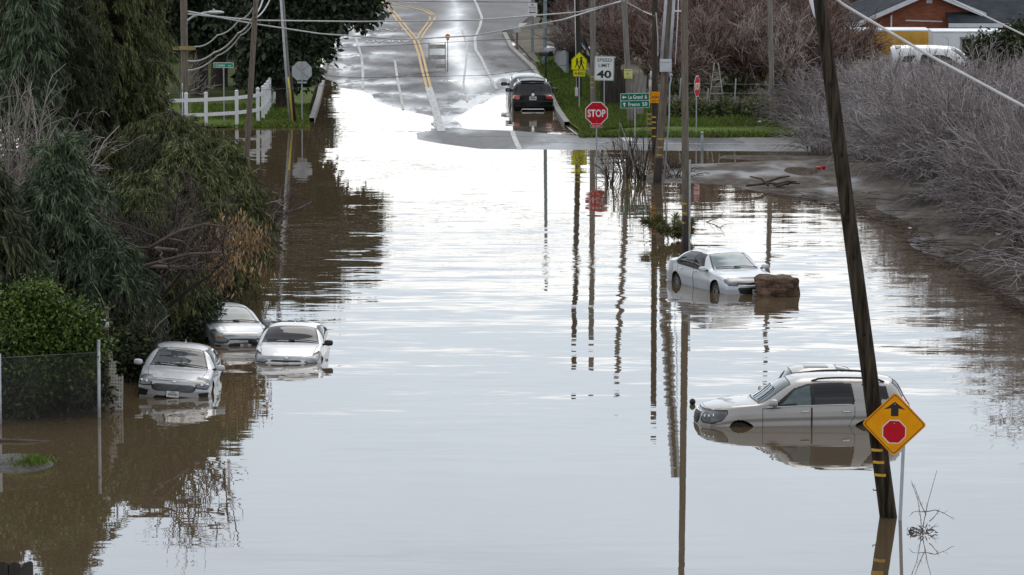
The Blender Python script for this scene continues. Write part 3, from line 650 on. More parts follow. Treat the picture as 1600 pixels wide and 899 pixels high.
def sedan_cfg(L, half, H, paint_, screen_glass, **k):
    h = L/2
    c = dict(L=L, half=half, z0=.2, paint=paint_, screen_glass=screen_glass, wr=.335, wheels=(h-.98, -h+1.04), cowl=h-1.32, rear_glass=-h+.85,
        T=[(h,.70),(h-.06,.745),(h-.25,.80),(h-.8,.895),(h-1.3,.955),(h-1.42,.99),(h-1.8,1.19),(h-2.2,H-.08),(h-2.65,H),(h-3.1,H-.005),(h-3.6,H-.08),(-h+.55,1.1),(-h+.1,1.08),(-h,1.0)],
        B=[(h,.64),(h-.3,.70),(h-.9,.80),(h-1.4,.87),(0,.93),(-h+1,.98),(-h+.3,1.0),(-h,.92)],
        W=[(h,half*.935),(h-.5,half*.975),(h-1.1,half),(0,half*1.0),(-h+.9,half),(-h+.3,half*.95),(-h,half*.9)],
        n=[(h,3.3),(h-1.3,3.2),(h-1.7,3.2),(0,3.0),(-h+1,3.0),(-h,2.8)],
        rake_f=[(.2,.06),(.35,.015),(.5,0),(.6,.02),(.72,.09),(.9,.2)], rake_r=[(.2,.06),(.5,0),(.9,.05),(1.1,.08)],
        screen=(h-1.36, h-2.2, half*.80, half*.60), rear=(-h+1.42, -h+.62, half*.58, half*.7),
        bonnet=(h-.1, h-1.3, lambda x: half*(.70+.1*np.clip((h-x)/1.3, 0, 1))),
        doors=[[(h-1.47,.32),(h-1.47,.88),(h-2.55,.93),(h-2.55,.32)], [(h-2.55,.32),(h-2.55,.93),(-h+1.15,.97),(-h+1.17,.7),(-h+1.42,.32)]],
        dlo=[(h-1.55,.90),(h-2.2,H-.12),(h-2.65,H-.07),(h-3.3,H-.085),(-h+.98,1.06),(-h+1.05,.995),(h-2.5,.955)],
        windows=[[(h-1.72,.945),(h-2.22,H-.15),(h-2.52,H-.105),(h-2.5,.965)], [(h-2.6,.968),(h-2.6,H-.1),(h-3.25,H-.115),(-h+1.25,1.07),(-h+1.2,1.005)]])
    c.update(k); return c

# silver mid-size saloon by the left bank
H1 = 1.47
c1 = sedan_cfg(4.87, .925, H1, 'p_silver', 'g_mid', front_parts=[
    ('headlight', [(.55,.66),(.72,.71),(.95,.755),(1.25,.82),(1.22,.74),(1.0,.63),(.78,.575),(.58,.59)], 'lamp'),
    ('grille', [(-.1,.64),(.42,.64),(.535,.6),(.555,.54),(.5,.475),(.4,.45),(-.1,.45)], 'trim'),
    ('lower_intake', [(-.1,.34),(.42,.34),(.5,.26),(-.1,.26)], 'trim'),
    ('fog_light', [(.62,.44),(.86,.47),(.84,.33),(.66,.33)], 'trim')])
k1 = Car('sedan', 'silver saloon with a black barred oval grille, half sunk nearest the chain link fence', 'car', c1)
k1.mirror(2.435-1.62, 1.0); k1.wipers(2.435-1.42, 2.435-1.5); k1.grille_bars(.475, .62, 6, .5, 'rim', .0045); k1.plate(k1.fx(2.435, 0, .4)+.03, .4); k1.handles((.0, -.95), .84); k1.lamp_bulbs(.68, .655, .045, 2, .13); k1.fin(-.9)
MB().sphere((k1.fx(2.435,0,.69)+.005, 0, .69), .06, 12, 8, 0, (.3,1,.45)).build('bonnet_badge', M['chrome'], k1.root)
k1.place(279, 602, .43, -90, 3.0, -4.5)
# silver hatchback under the branches
L2 = 4.0; h2 = 2.0
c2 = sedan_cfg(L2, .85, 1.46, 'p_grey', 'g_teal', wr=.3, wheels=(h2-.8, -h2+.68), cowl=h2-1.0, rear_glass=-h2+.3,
    T=[(h2,.72),(h2-.06,.77),(h2-.3,.85),(h2-.9,.99),(h2-1.05,1.03),(h2-1.5,1.25),(h2-1.85,1.39),(h2-2.3,1.46),(-h2+1.2,1.45),(-h2+.45,1.36),(-h2+.1,1.1),(-h2,.95)],
    B=[(h2,.66),(h2-.5,.8),(h2-1,.9),(0,.95),(-h2,.98)], screen=(h2-1.02, h2-1.88, .70, .53), bonnet=(h2-.09, h2-.97, lambda x: .62+.1*np.clip((h2-x)/1., 0, 1)),
    rear=(-h2+.5,-h2+.1,.5,.6), doors=[[(h2-1.15,.32),(h2-1.15,.9),(h2-2.2,.94),(h2-2.2,.32)], [(h2-2.2,.32),(h2-2.2,.94),(-h2+.9,.95),(-h2+1.05,.32)]],
    dlo=[(h2-1.2,.95),(h2-1.85,1.33),(h2-2.3,1.385),(-h2+.9,1.36),(-h2+.5,1.05)], windows=[[(h2-1.38,.975),(h2-1.88,1.3),(h2-2.17,1.345),(h2-2.17,.98)], [(h2-2.25,.98),(h2-2.25,1.345),(-h2+.95,1.32),(-h2+.7,1.06)]],
    front_parts=[('headlight', [(.46,.64),(.62,.71),(.9,.79),(1.3,.84),(1.22,.72),(.95,.62),(.7,.56),(.52,.57)], 'lamp'), ('grille', [(-.1,.66),(.4,.66),(.46,.62),(-.1,.615)], 'trim'), ('lower_intake', [(-.1,.56),(.42,.54),(.56,.36),(-.1,.34)], 'trim'), ('fog_light', [(.66,.48),(.78,.49),(.76,.4),(.66,.4)], 'trim')])
k2 = Car('hatchback', 'silver grey hatchback with amber lamps, tucked under the branches behind the white hatchback', 'car', c2)
k2.mirror(h2-1.3, 1.02); k2.wipers(h2-1.06, h2-1.14); k2.handles((.05, -.75), .86)
for sd in (1,-1): MB().sphere((k2.fx(h2,.6,.72)-.02, sd*.66, .715), .05, 10, 8, 0, (.5,1,.7)).build('indicator', M['glow_lens'], k2.root)
k2.plate(k2.fx(h2,0,.45)+.02, .45)
k2.place(352, 527, .55, -71, 2., -1.5)
# white three-door hatchback
L3 = 4.22; h3 = L3/2
c3 = sedan_cfg(L3, .895, 1.41, 'p_white', 'g_dark', wheels=(h3-.85, -h3+.72), cowl=h3-1.25, rear_glass=-h3+.5,
    T=[(h3,.70),(h3-.05,.76),(h3-.3,.85),(h3-.9,.965),(h3-1.25,1.0),(h3-1.4,1.05),(h3-1.75,1.23),(h3-2.1,1.36),(h3-2.5,1.41),(-h3+1.2,1.385),(-h3+.6,1.28),(-h3+.15,1.1),(-h3,1.0)],
    B=[(h3,.64),(h3-.4,.76),(h3-1.2,.9),(0,.95),(-h3+.8,1.02),(-h3,.98)], screen=(h3-1.3, h3-2.12, .765, .62), bonnet=(h3-.07, h3-1.26, lambda x: .66+.1*np.clip((h3-x)/1.2, 0, 1)),
    rear=(-h3+.75,-h3+.2,.55,.6), sunroof=(h3-2.62, h3-3.55, .58), doors=[[(h3-1.4,.32),(h3-1.4,.9),(h3-2.7,.95),(h3-2.7,.32)]],
    dlo=[(h3-1.5,.94),(h3-2.1,1.3),(h3-2.5,1.35),(-h3+1.1,1.3),(-h3+.6,1.1)], windows=[[(h3-1.66,.97),(h3-2.12,1.26),(h3-2.6,1.31),(h3-2.65,.985)], [(h3-2.72,.99),(h3-2.68,1.31),(-h3+1.15,1.26),(-h3+.85,1.1)]],
    front_parts=[('headlight', [(.50,.665),(.62,.72),(.85,.76),(1.1,.80),(1.42,.84),(1.36,.75),(1.05,.675),(.75,.625),(.58,.625)], 'lamp_grey'), ('grille', [(-.1,.69),(.34,.69),(.42,.655),(.36,.635),(-.1,.63)], 'trim'), ('lower_intake', [(-.1,.56),(.52,.56),(.45,.3),(-.1,.3)], 'trim')])
k3 = Car('hatchback', 'white hatchback with a black roof panel and dark windscreen, flooded up to its headlights', 'car', c3)
k3.mirror(h3-1.5, 1.0, M['trim'], 1.05); k3.wipers(h3-1.36, h3-1.42); k3.fin(-.75, M['p_white']); k3.handles((-.35,), .86); k3.lamp_bulbs(.66, .7, .05, 2, .12)
MB().sphere((k3.fx(h3,0,.73)+.0, 0, .73), .06, 12, 8, 0, (.3,1,.6)).build('bonnet_badge', M['chrome'], k3.root)
k3.place(456, 553, .62, -92, 0.5, -1)
# pale saloon beside the rock
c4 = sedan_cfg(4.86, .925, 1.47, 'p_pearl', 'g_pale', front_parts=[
    ('headlight', [(.56,.70),(.72,.76),(.98,.82),(1.2,.87),(1.22,.80),(1.05,.70),(.8,.635),(.6,.625)], 'lamp'),
    ('grille', [(-.1,.69),(.52,.69),(.55,.655),(.5,.635),(-.1,.625)], 'trim'), ('lower_grille', [(-.1,.56),(.56,.55),(.57,.5),(.5,.36),(-.1,.34)], 'trim')])
k4 = Car('sedan', 'pale bluish white saloon standing in the flood beside the brown boulder', 'car', c4)
k4.mirror(2.43-1.62, .99); k4.wipers(2.43-1.43, 2.43-1.52); k4.plate(k4.fx(2.43,0,.42)+.02, .43); k4.handles((.0,-.98), .85, M['chrome']); k4.fin(-.95); k4.lamp_bulbs(.66, .705, .045, 2, .14)
k4.grille_bars(.6, .6, 1, .5, 'chrome', .012); k4.grille_bars(.4, .5, 3, .45, 'trim', .014)
MB().tube([(k4.fx(2.43,y,.6)+.02, y, .6) for y in (-.12,-.06,.06,.12)], [.012,.03,.03,.012], 8).build('bonnet_badge', M['chrome'], k4.root)
k4.place(1129, 447, .37, -68, .5, 0)
# champagne SUV
L5 = 5.12; h5 = L5/2
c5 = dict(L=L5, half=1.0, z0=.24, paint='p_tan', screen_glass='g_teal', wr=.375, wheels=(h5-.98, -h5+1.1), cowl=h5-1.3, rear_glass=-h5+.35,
    T=[(h5,.98),(h5-.06,1.03),(h5-.3,1.09),(h5-.9,1.16),(h5-1.3,1.2),(h5-1.45,1.26),(h5-1.85,1.5),(h5-2.15,1.66),(h5-2.5,1.75),(h5-3.2,1.785),(-h5+1.2,1.77),(-h5+.5,1.70),(-h5+.3,1.6),(-h5+.08,1.25),(-h5,1.1)],
    B=[(h5,.88),(h5-.4,.98),(h5-1.3,1.08),(0,1.13),(-h5+1,1.17),(-h5,1.1)], W=[(h5,.91),(h5-.5,.97),(h5-1,1.0),(0,.99),(-h5+1,1.0),(-h5+.3,.96),(-h5,.9)],
    n=[(h5,3),(h5-1.3,3),(h5-1.8,3.2),(0,3.0),(-h5,3.0)], rake_f=[(.24,.06),(.4,.01),(.5,0),(.65,.02),(.85,.05),(1.0,.14)], rake_r=[(.24,.05),(.5,0),(1.0,.03),(1.2,.06)], plan_f=.36,
    side=[.93,.96,.985,.99,.985,.995,.99,.955],
    screen=(h5-1.34, h5-2.2, .86, .68), rear=(-h5+.42,-h5+.1,.6,.68), bonnet=(h5-.08, h5-1.3, lambda x: .74+.08*np.clip((h5-x)/1.3, 0, 1)),
    doors=[[(h5-1.52,.4),(h5-1.52,1.07),(h5-2.68,1.1),(h5-2.68,.4)], [(h5-2.68,.4),(h5-2.68,1.1),(-h5+1.42,1.13),(-h5+1.42,.9),(-h5+1.62,.55),(-h5+1.7,.4)]],
    dlo=[(h5-1.6,1.12),(h5-2.25,1.53),(h5-2.6,1.63),(h5-3.3,1.655),(h5-3.62,1.64),(-h5+1.42,1.235),(-h5+1.46,1.165)], side_glass='g_dark',
    windows=[[(h5-1.86,1.15),(h5-2.28,1.5),(h5-2.64,1.6),(h5-2.66,1.16)], [(h5-2.76,1.165),(h5-2.74,1.61),(h5-3.3,1.625),(h5-3.56,1.61),(-h5+1.46,1.24),(-h5+1.5,1.18)], [(-h5+1.26,1.62),(-h5+.55,1.57),(-h5+.36,1.28),(-h5+.96,1.26)]],
    front_parts=[('headlight', [(.58,.92),(.7,.97),(.95,.99),(1.35,1.0),(1.38,.93),(1.2,.8),(.95,.74),(.7,.74),(.6,.78)], 'lamp'), ('grille', [(-.1,.94),(.46,.93),(.5,.86),(.46,.72),(.38,.66),(-.1,.65)], 'trim'),
        ('bumper_intake', [(-.1,.56),(.9,.56),(1.25,.6),(1.25,.45),(-.1,.42)], 'p_grey')],
    rear_parts=[('tail_light', [(.6,1.3),(1.2,1.3),(1.1,1.02),(.62,1.02)], 'tail')])
k5 = Car('sport_utility_vehicle', 'champagne SUV with dark windows standing side on in the flood behind the leaning pole', 'car', c5)
# front door glass is clear, the rear ones are tinted
sw = [o for o in k5.root.children if o.name.startswith('side_window')]
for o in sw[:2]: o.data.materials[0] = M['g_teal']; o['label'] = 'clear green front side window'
k5.mirror(h5-1.78, 1.22, None, 1.25); k5.wipers(h5-1.4, h5-1.95, ((.62,.3),(.15,-.3))); k5.handles((h5-2.52, -h5+1.62), 1.0, M['chrome']); k5.lamp_bulbs(.7, .86, .06, 3, .12); k5.rails(h5-2.7, -h5+.7, .66, .06); k5.grille_bars(.72, .88, 4, .42, 'trim')
k5.grille_bars(.945, .945, 1, .46, 'chrome', .02)
for sd in (1,-1):   # bright strip under the windows
    MB().tube([(x, sd*(k5.surf(x, float(hermite(c5['B'], np.array([x]))[0]))+.006), float(hermite(c5['B'], np.array([x]))[0])+.005) for x in np.linspace(h5-1.62, -h5+1.5, 9)], .011, 6).build('window_strip', M['chrome'], k5.root)
    MB().tube([(x, sd*(k5.surf(x,.62)+.01), .62) for x in np.linspace(h5-1.5, -h5+1.55, 9)], .02, 6).build('side_moulding', M['p_tan'], k5.root)
k5.place(1252, 657, .66, 180+3.5, .3, 0)
# silver crossover just behind it
c6 = sedan_cfg(4.7, .92, 1.7, 'p_tan', 'g_mid', sunroof=(2.35-2.5, 2.35-3.1, .4), front_parts=[('headlight', [(.56,.70),(.95,.82),(1.2,.87),(1.05,.70),(.6,.625)], 'lamp')])
k6 = Car('sedan', 'silver saloon with a sunroof, only its roof and windscreen showing over the champagne SUV', 'car', c6)
k6.mirror(2.35-1.62, 1.0, M['p_tan'], 1.1); k6.wipers(2.35-1.42, 2.35-1.5)
k6.place(1243, 632, .74, 180+3, 0, 0)
# black SUV seen from behind
L7 = 4.75; h7 = L7/2
c7 = dict(c5); c7.update(L=L7, half=.965, paint='p_black', screen_glass='g_dark', wheels=(h7-.9, -h7+.97), cowl=h7-1.25, rear_glass=-h7+.35,
    T=[(h7,.95),(h7-.3,1.08),(h7-1.2,1.18),(h7-1.8,1.5),(h7-2.2,1.66),(h7-2.8,1.72),(-h7+1.2,1.70),(-h7+.72,1.66),(-h7+.55,1.58),(-h7+.12,1.14),(-h7+.03,1.08),(-h7,1.05)],
    B=[(h7,.86),(h7-1.2,1.05),(0,1.08),(-h7+.4,1.08),(-h7,.98)], W=[(h7,.88),(h7-1,.965),(0,.96),(-h7+1,.965),(-h7+.3,.95),(-h7,.90)], n=[(h7,3),(0,2.8),(-h7,3)],
    screen=(h7-1.3,h7-2.2,.82,.64), rear=(-h7+.66,-h7+.14,.62,.76), bonnet=(h7-.08,h7-1.25,lambda x: .74+0*x), rake_r=[(.24,.1),(.4,.03),(.6,0),(.78,.0),(.8,.05),(1.05,.07)], plan_r=.25,
    doors=[[(h7-1.45,.4),(h7-1.45,1.03),(h7-2.5,1.05),(h7-2.5,.4)], [(h7-2.5,.4),(h7-2.5,1.05),(-h7+1.3,1.06),(-h7+1.5,.4)]],
    dlo=[(h7-1.5,1.1),(h7-2.2,1.55),(h7-2.8,1.6),(-h7+.9,1.56),(-h7+.6,1.15)], windows=[[(h7-1.8,1.12),(h7-2.25,1.5),(h7-2.48,1.54),(h7-2.5,1.12)], [(h7-2.55,1.12),(h7-2.55,1.55),(-h7+1.0,1.5),(-h7+.8,1.16)]],
    rear_parts=[('tail_light', [(.6,1.04),(1.25,1.06),(1.2,.9),(.62,.88)], 'tail'), ('bumper_insert', [(-.1,.6),(.86,.6),(.86,.54),(-.1,.54)], 'trim')], front_parts=[])
k7 = Car('sport_utility_vehicle', 'black SUV with red tail lights seen from behind, parked at the flooded kerb', 'car', c7)
k7.mirror(h7-1.7, 1.12, None, 1.3); k7.rails(h7-2.4, -h7+.8, .62, .05, 'chrome')
xr = -h7+.04; k7.plate(xr-.02, .93, .33, .17, .1, yaw=-PI/2)
MB().disc((0,0), .07, -.01, .01, 18).build('tailgate_badge', M['chrome'], k7.root).matrix_local = Matrix.Translation((xr-.005,0,1.1)) @ Matrix.Rotation(PI/2,4,'Z')
MB().tube([(xr-.03,-.55,.34),(xr-.04,-.48,.43),(xr-.05,.48,.43),(xr-.03,.55,.34)], .03, 8).build('skid_bar', M['chrome'], k7.root)
z = 1.2; MB().tube([(-h7+.15,.05,1.15),(-h7+.33,-.05,1.4)], .015, 6).build('rear_wiper', M['trim'], k7.root)
MB().tube([(-h7+.66,-.55,1.655),(-h7+.56,0,1.69),(-h7+.66,.55,1.655)], .045, 8).build('roof_spoiler', M['p_black'], k7.root)
k7.place(831, 168, .35, 91, 0, 0)
# silver car in front of it
c8 = dict(c7); c8.update(paint='p_dim', T=[(a, b+.02) for a, b in c7['T']], screen_glass='g_mid', rear_glass_mat='g_pale', rear_parts=[])  # pale rear glass carries a painted sky reflection
k8 = Car('sport_utility_vehicle', 'silver car parked in front of the black SUV, mostly hidden by it', 'car', c8)
k8.mirror(h7-1.7, 1.16, M['trim'], 1.3); k8.place(823.5, 157, .42, 92.5, 0, 0)
# ------------------------------------------------------------------ lettering and signs
def text_obj(name, s, w, h, m, parent, loc=(0,0,0), bold=0., rot=None, depth=.0015):
    cu = bpy.data.curves.new(name, 'FONT'); cu.body = s; cu.size = 1; cu.offset = bold; cu.resolution_u = 3
    t = bpy.data.objects.new(name, cu); COL.objects.link(t)
    bpy.context.view_layer.update()
    me = bpy.data.meshes.new_from_object(t.evaluated_get(bpy.context.evaluated_depsgraph_get()))
    bpy.data.objects.remove(t); bpy.data.curves.remove(cu)
    n = len(me.vertices); a = np.empty(n*3, np.float32); me.vertices.foreach_get('co', a); a = a.reshape(-1,3)
    lo, hi = a.min(0), a.max(0); b = np.zeros_like(a)
    b[:,0] = ((a[:,0]-lo[0])/(hi[0]-lo[0])-.5)*w; b[:,2] = ((a[:,1]-lo[1])/(hi[1]-lo[1])-.5)*h; b[:,1] = 0
    me.vertices.foreach_set('co', b.ravel()); me.materials.clear(); me.materials.append(m); me.update(); me.name = name
    o = bpy.data.objects.new(name, me); COL.objects.link(o); o.parent = parent; o.location = loc
    if rot: o.rotation_euler = rot
    return o
def rrect(w, h, r, n=4):
    return [(sx*(w/2-r)+r*math.cos(a0+PI/2*i/n), sz*(h/2-r)+r*math.sin(a0+PI/2*i/n)) for sx, sz, a0 in ((1,1,0),(-1,1,PI/2),(-1,-1,PI),(1,-1,1.5*PI)) for i in range(n+1)]
def ring_prism(mb, outer, inner, y0, y1):
    n = len(outer); v = [(x,y0,z) for x,z in outer]+[(x,y0,z) for x,z in inner]+[(x,y1,z) for x,z in outer]+[(x,y1,z) for x,z in inner]
    f = []
    for i in range(n):
        j = (i+1) % n; f += [(i,j,n+j,n+i),(2*n+i,3*n+i,3*n+j,2*n+j),(i,2*n+i,2*n+j,j),(n+i,n+j,3*n+j,3*n+i)]
    mb.add(v, f); return mb
def scale_poly(p, k): return [(x*k, z*k) for x, z in p]
def octagon(w): r = w/2/math.cos(PI/8); return [(r*math.cos(PI/8+PI/4*i), r*math.sin(PI/8+PI/4*i)) for i in range(8)]
def post(root, h, m='galv', w=.055, y=.03, z0=-1.2, lean=0):
    return MB().box((0, y, (h+z0)/2), (w, w*.8, h-z0)).build('post', M[m], root, .004)
def sign_root(name, label, px, py, yaw=0., cat='sign', group=None, lean=0):
    g = ground(px, py); return thing(name, label, cat, g, (0, lean, math.radians(yaw)), group)
def zof(px, py_base, py): # height above the base of a pixel row
    g = ground(px, py_base); return at_depth(px, py, g.y).z-g.z

# stop sign facing the camera, with its ALL WAY plate
def stop_sign(root, z, w, face=True, back=False):
    p = MB().prism(octagon(w), -.004, .004).build('panel', M['white_paint'] if not back else M['sign_back'], root); p.location.z = z; sy = 1 if not back else -1
    r = MB().prism(scale_poly(octagon(w), .925), -.008, -.004).build('red_face', M['red'], p)
    if back: r.rotation_euler.z = PI
    t = text_obj('lettering', 'STOP', w*.8, w*.34, M['white_paint'], p, (0, -.0095*sy, -.005), .028, (0,0,PI) if back else None)
    mb = MB(); mb.disc((0, .36*w), .012, -.012*sy, -.009*sy, 8); mb.disc((0,-.38*w), .012, -.012*sy, -.009*sy, 8); mb.build('bolt', M['galv'], p)
    return p
g = sign_root('stop_sign', 'red octagonal STOP sign with an ALL WAY plate below, standing in water at the crossing', 932, 247)
zc = zof(932, 247, 177); stop_sign(g, zc, .90); post(g, zc+.3)
p = MB().prism(rrect(.46,.155,.03), -.004, .004).build('all_way_plate', M['white_paint'], g); p.location.z = zof(932,247,197)
MB().prism(rrect(.44,.135,.025), -.007, -.004).build('red_face', M['red'], p); text_obj('lettering', 'ALL WAY', .36, .07, M['white_paint'], p, (0,-.0085,0), .02)
# back of a stop sign on the left
g = sign_root('stop_sign', 'grey back of an octagonal stop sign on a steel post at the left corner', 472, 190)
zc = zof(472,190,112); p = stop_sign(g, zc, .88, back=True); post(g, zc+.42, y=-.03)
MB().tube([(-.28,-.014,.28),(.28,-.014,-.28)], .012, 5).build('brace', M['fence_grey'], p); MB().tube([(.28,-.014,.28),(.02,-.014,.02)], .008, 5).build('brace', M['fence_grey'], p)
q = MB().prism(rrect(.42,.14,.02), -.004, .004).build('all_way_plate', M['sign_back'], g); q.location.z = zof(472,190,128)
# stop sign seen nearly edge-on
g = sign_root('stop_sign', 'red stop sign turned almost edge on, standing in the grass verge near the orchard', 1089, 210, 72)
zc = zof(1089,210,135); stop_sign(g, zc, .9); post(g, zc+.4)
# speed limit
g = sign_root('speed_limit_sign', 'white SPEED LIMIT 40 sign on a steel post on the grass', 944, 178)
w = 30.5/S(178); h = 38/S(178); zc = zof(944,178,107)
p = MB().prism(rrect(w,h,.05), -.004, .004).build('panel', M['white_paint'], g); p.location.z = zc; p.rotation_euler.y = .025
ring_prism(MB(), rrect(w-.035,h-.035,.045), rrect(w-.06,h-.06,.04), -.007, -.0042).build('border', M['black'], p)
text_obj('lettering', 'SPEED', w*.76, .155, M['black'], p, (0,-.0075,h*.335), .008); text_obj('lettering', 'LIMIT', w*.58, .155, M['black'], p, (0,-.0075,h*.12), .008); text_obj('lettering', '40', w*.74, .35, M['black'], p, (0,-.0075,-h*.24), .03)
MB().box((.2,.03,h/2-.05),(.62,.04,.07)).build('bracket', M['galv'], p); post(g, zc+.3)
# school crossing sign with AHEAD plate
g = sign_root('school_crossing_sign', 'lime yellow pentagonal sign of two walking children over an AHEAD plate', 905, 172, -4)
k = S(172); zc = zof(905,172,98)
pent = [(-.355,-.33),(.355,-.33),(.355,.13),(0,.48),(-.355,.13)]
p = MB().prism(pent, -.004, .004).build('panel', M['yellow'], g); p.location.z = zc
ring_prism(MB(), scale_poly(pent,.955), scale_poly(pent,.92), -.007, -.0042).build('border', M['black'], p)
def walker(cx, s):
    mb = MB(); y0, y1 = -.0075, -.0045
    mb.disc((cx, .2*s+.02), .062*s, y0, y1, 12)
    mb.prism([(cx-.05*s,.13*s+.02),(cx+.06*s,.13*s+.02),(cx+.055*s,-.1*s),(cx-.06*s,-.1*s)], y0, y1)
    mb.prism([(cx-.06*s,-.09*s),(cx+.0*s,-.09*s),(cx-.08*s,-.32*s),(cx-.14*s,-.31*s)], y0, y1-.0002); mb.prism([(cx,-.09*s),(cx+.06*s,-.09*s),(cx+.15*s,-.3*s),(cx+.09*s,-.33*s)], y0, y1-.0004)
    mb.prism([(cx+.04*s,.12*s+.02),(cx+.07*s,.07*s+.02),(cx+.16*s,-.03*s),(cx+.13*s,-.06*s)], y0, y1-.0006); mb.prism([(cx-.04*s,.12*s+.02),(cx-.06*s,.06*s+.02),(cx-.13*s,.0*s),(cx-.11*s,.05*s)], y0, y1-.0008)
    mb.build('walking_child', M['black'], p)
walker(-.1, .72); walker(.09, .95)
q = MB().prism(rrect(.56,.29,.03), -.004, .004).build('ahead_plate', M['yellow'], g); q.location.z = zc-.49
ring_prism(MB(), rrect(.53,.26,.03), rrect(.505,.235,.03), -.007, -.0042).build('border', M['black'], q); text_obj('lettering', 'AHEAD', .46, .15, M['black'], q, (0,-.0075,0), .02); post(g, zc+.2, lean=0)
# green direction sign
def arrow(w, left=True):
    a = [(-.5,0),(-.1,.42),(-.1,.14),(.5,.14),(.5,-.14),(-.1,-.14),(-.1,-.42)]
    if not left: a = [(-z, -x) for x, z in a]
    return [(x*w, z*w) for x, z in a]
g = sign_root('direction_sign', 'green sign pointing to Le Grand 6 and Fresno 50 on a post in shallow water', 992, 243, -5)
w = 45.5/S(243); h = 23/S(243); zc = zof(992,243,157.5)
p = MB().prism(rrect(w,h,.04), -.005, .005).build('panel', M['white_paint'], g); p.location.z = zc; p.rotation_euler.y = -.03
for s in (1,-1): f = MB().prism(rrect(w-.035,h/2-.025,.03), -.009, -.005).build('green_face', M['green'], p); f.location.z = s*(h/4-.003)
for txt, num, z, left in (('Le Grand','6',h*.245,True),('Fresno','50',-h*.245,False)):
    text_obj('lettering', txt, w*(.49 if left else .39), h*.26, M['white_paint'], p, (w*(.02 if left else -.035),-.0105,z), .015)
    text_obj('lettering', num, w*(.075 if left else .17), h*.27, M['white_paint'], p, (w*(.375 if left else .33),-.0105,z), .015)
    a = MB().prism(arrow(.17, left), -.011, -.0092).build('arrow', M['white_paint'], p); a.location = (-w*.37,0,z)
post(g, zc+.3, lean=0)
# street name sign
g = sign_root('street_name_sign', 'green Cailes Ave street name sign on a thin post behind the white fence', 350, 190)
k = S(190); w = 31/k; h = 8.2/k; zc = zof(350,190,102)
p = MB().prism(rrect(w,h,.03), -.006, .006).build('panel', M['white_paint'], g); p.location.z = zc; p.rotation_euler.y = .01
MB().prism(rrect(w-.045,h-.045,.02), -.009, -.006).build('green_face', M['bright_green'], p)
text_obj('lettering', 'Cailes', w*.46, h*.52, M['white_paint'], p, (-w*.17,-.0105,0), .012); text_obj('lettering', 'Ave', w*.17, h*.3, M['white_paint'], p, (w*.3,-.0105,-h*.08), .012); post(g, zc-.12, w=.05)
MB().box((0,.0,zc-.16),(.07,.06,.12)).build('bracket', M['galv'], g)
# no parking sign on a square teal post
g = sign_root('no_parking_sign', 'small white NO PARKING sign with an arrow on a blue grey post', 832, 82)
zc = zof(832,82,14); w = .52; h = .66
p = MB().prism(rrect(w,h,.03), -.004, .004).build('panel', M['white_paint'], g); p.location.z = zc
text_obj('lettering', 'NO', .16, .12, M['red_board'], p, (0,-.006,.22), .02); text_obj('lettering', 'PARKING', .42, .1, M['red_board'], p, (0,-.006,.07), .015); text_obj('lettering', 'ANY TIME', .36, .06, M['red_board'], p, (0,-.006,-.06), .01)
a = MB().prism([(-.18,0),(-.08,.06),(-.08,.022),(.18,.022),(.18,-.022),(-.08,-.022),(-.08,-.06)], -.008, -.005).build('arrow', M['black'], p); a.location.z = -.2
MB().box((0,.06,(zc+.5)/2-.3),(.16,.1,zc+1.1)).build('post', M['teal_steel'], g)
# diamond stop-ahead sign
gb = ground(1397, 806); g = thing('stop_ahead_sign', 'amber diamond sign with a black arrow over a red octagon, on the leaning pole', 'sign', gb, (0,0,math.radians(-4)))
zc = zof(1394,806,656.5); d = 98.5/S(806)/2
dia = lambda k: [(x*k, z*k) for x, z in [(d*.06,d*.96),(0,d*.985),(-d*.06,d*.96),(-d*.96,d*.06),(-d*.985,0),(-d*.96,-d*.06),(-d*.06,-d*.96),(0,-d*.985),(d*.06,-d*.96),(d*.96,-d*.06),(d*.985,0),(d*.96,d*.06)]]
p = MB().prism(dia(1), -.004, .004).build('panel', M['amber'], g); p.location = (-.02,-.62,zc); p.rotation_euler.y = .02
ring_prism(MB(), dia(.945), dia(.915), -.0075, -.0042).build('border', M['brown_sign_edge'], p)
MB().prism([(0,.46),(.22,.30),(.075,.325),(.075,.165),(-.075,.165),(-.075,.325),(-.22,.30)], -.0075, -.0042).build('arrow', M['black'], p)
o = MB().prism(octagon(.485), -.0075, -.0042).build('octagon_border', M['white_paint'], p); o.location.z = -.155
MB().prism(octagon(.445), -.0105, -.0076).build('red_face', M['red'], o)
mb = MB(); mb.disc((0,.41),.012,-.011,-.0078,8); mb.disc((0,.02),.012,-.013,-.0106,8); mb.disc((0,-.48),.012,-.011,-.0043,8); mb.build('bolt', M['galv'], p)
pp = MB().box((.115,-.59,(zc-1)/2),(.07,.04,zc+1.3)).build('post', M['conduit'], g); pp.rotation_euler.y = .035

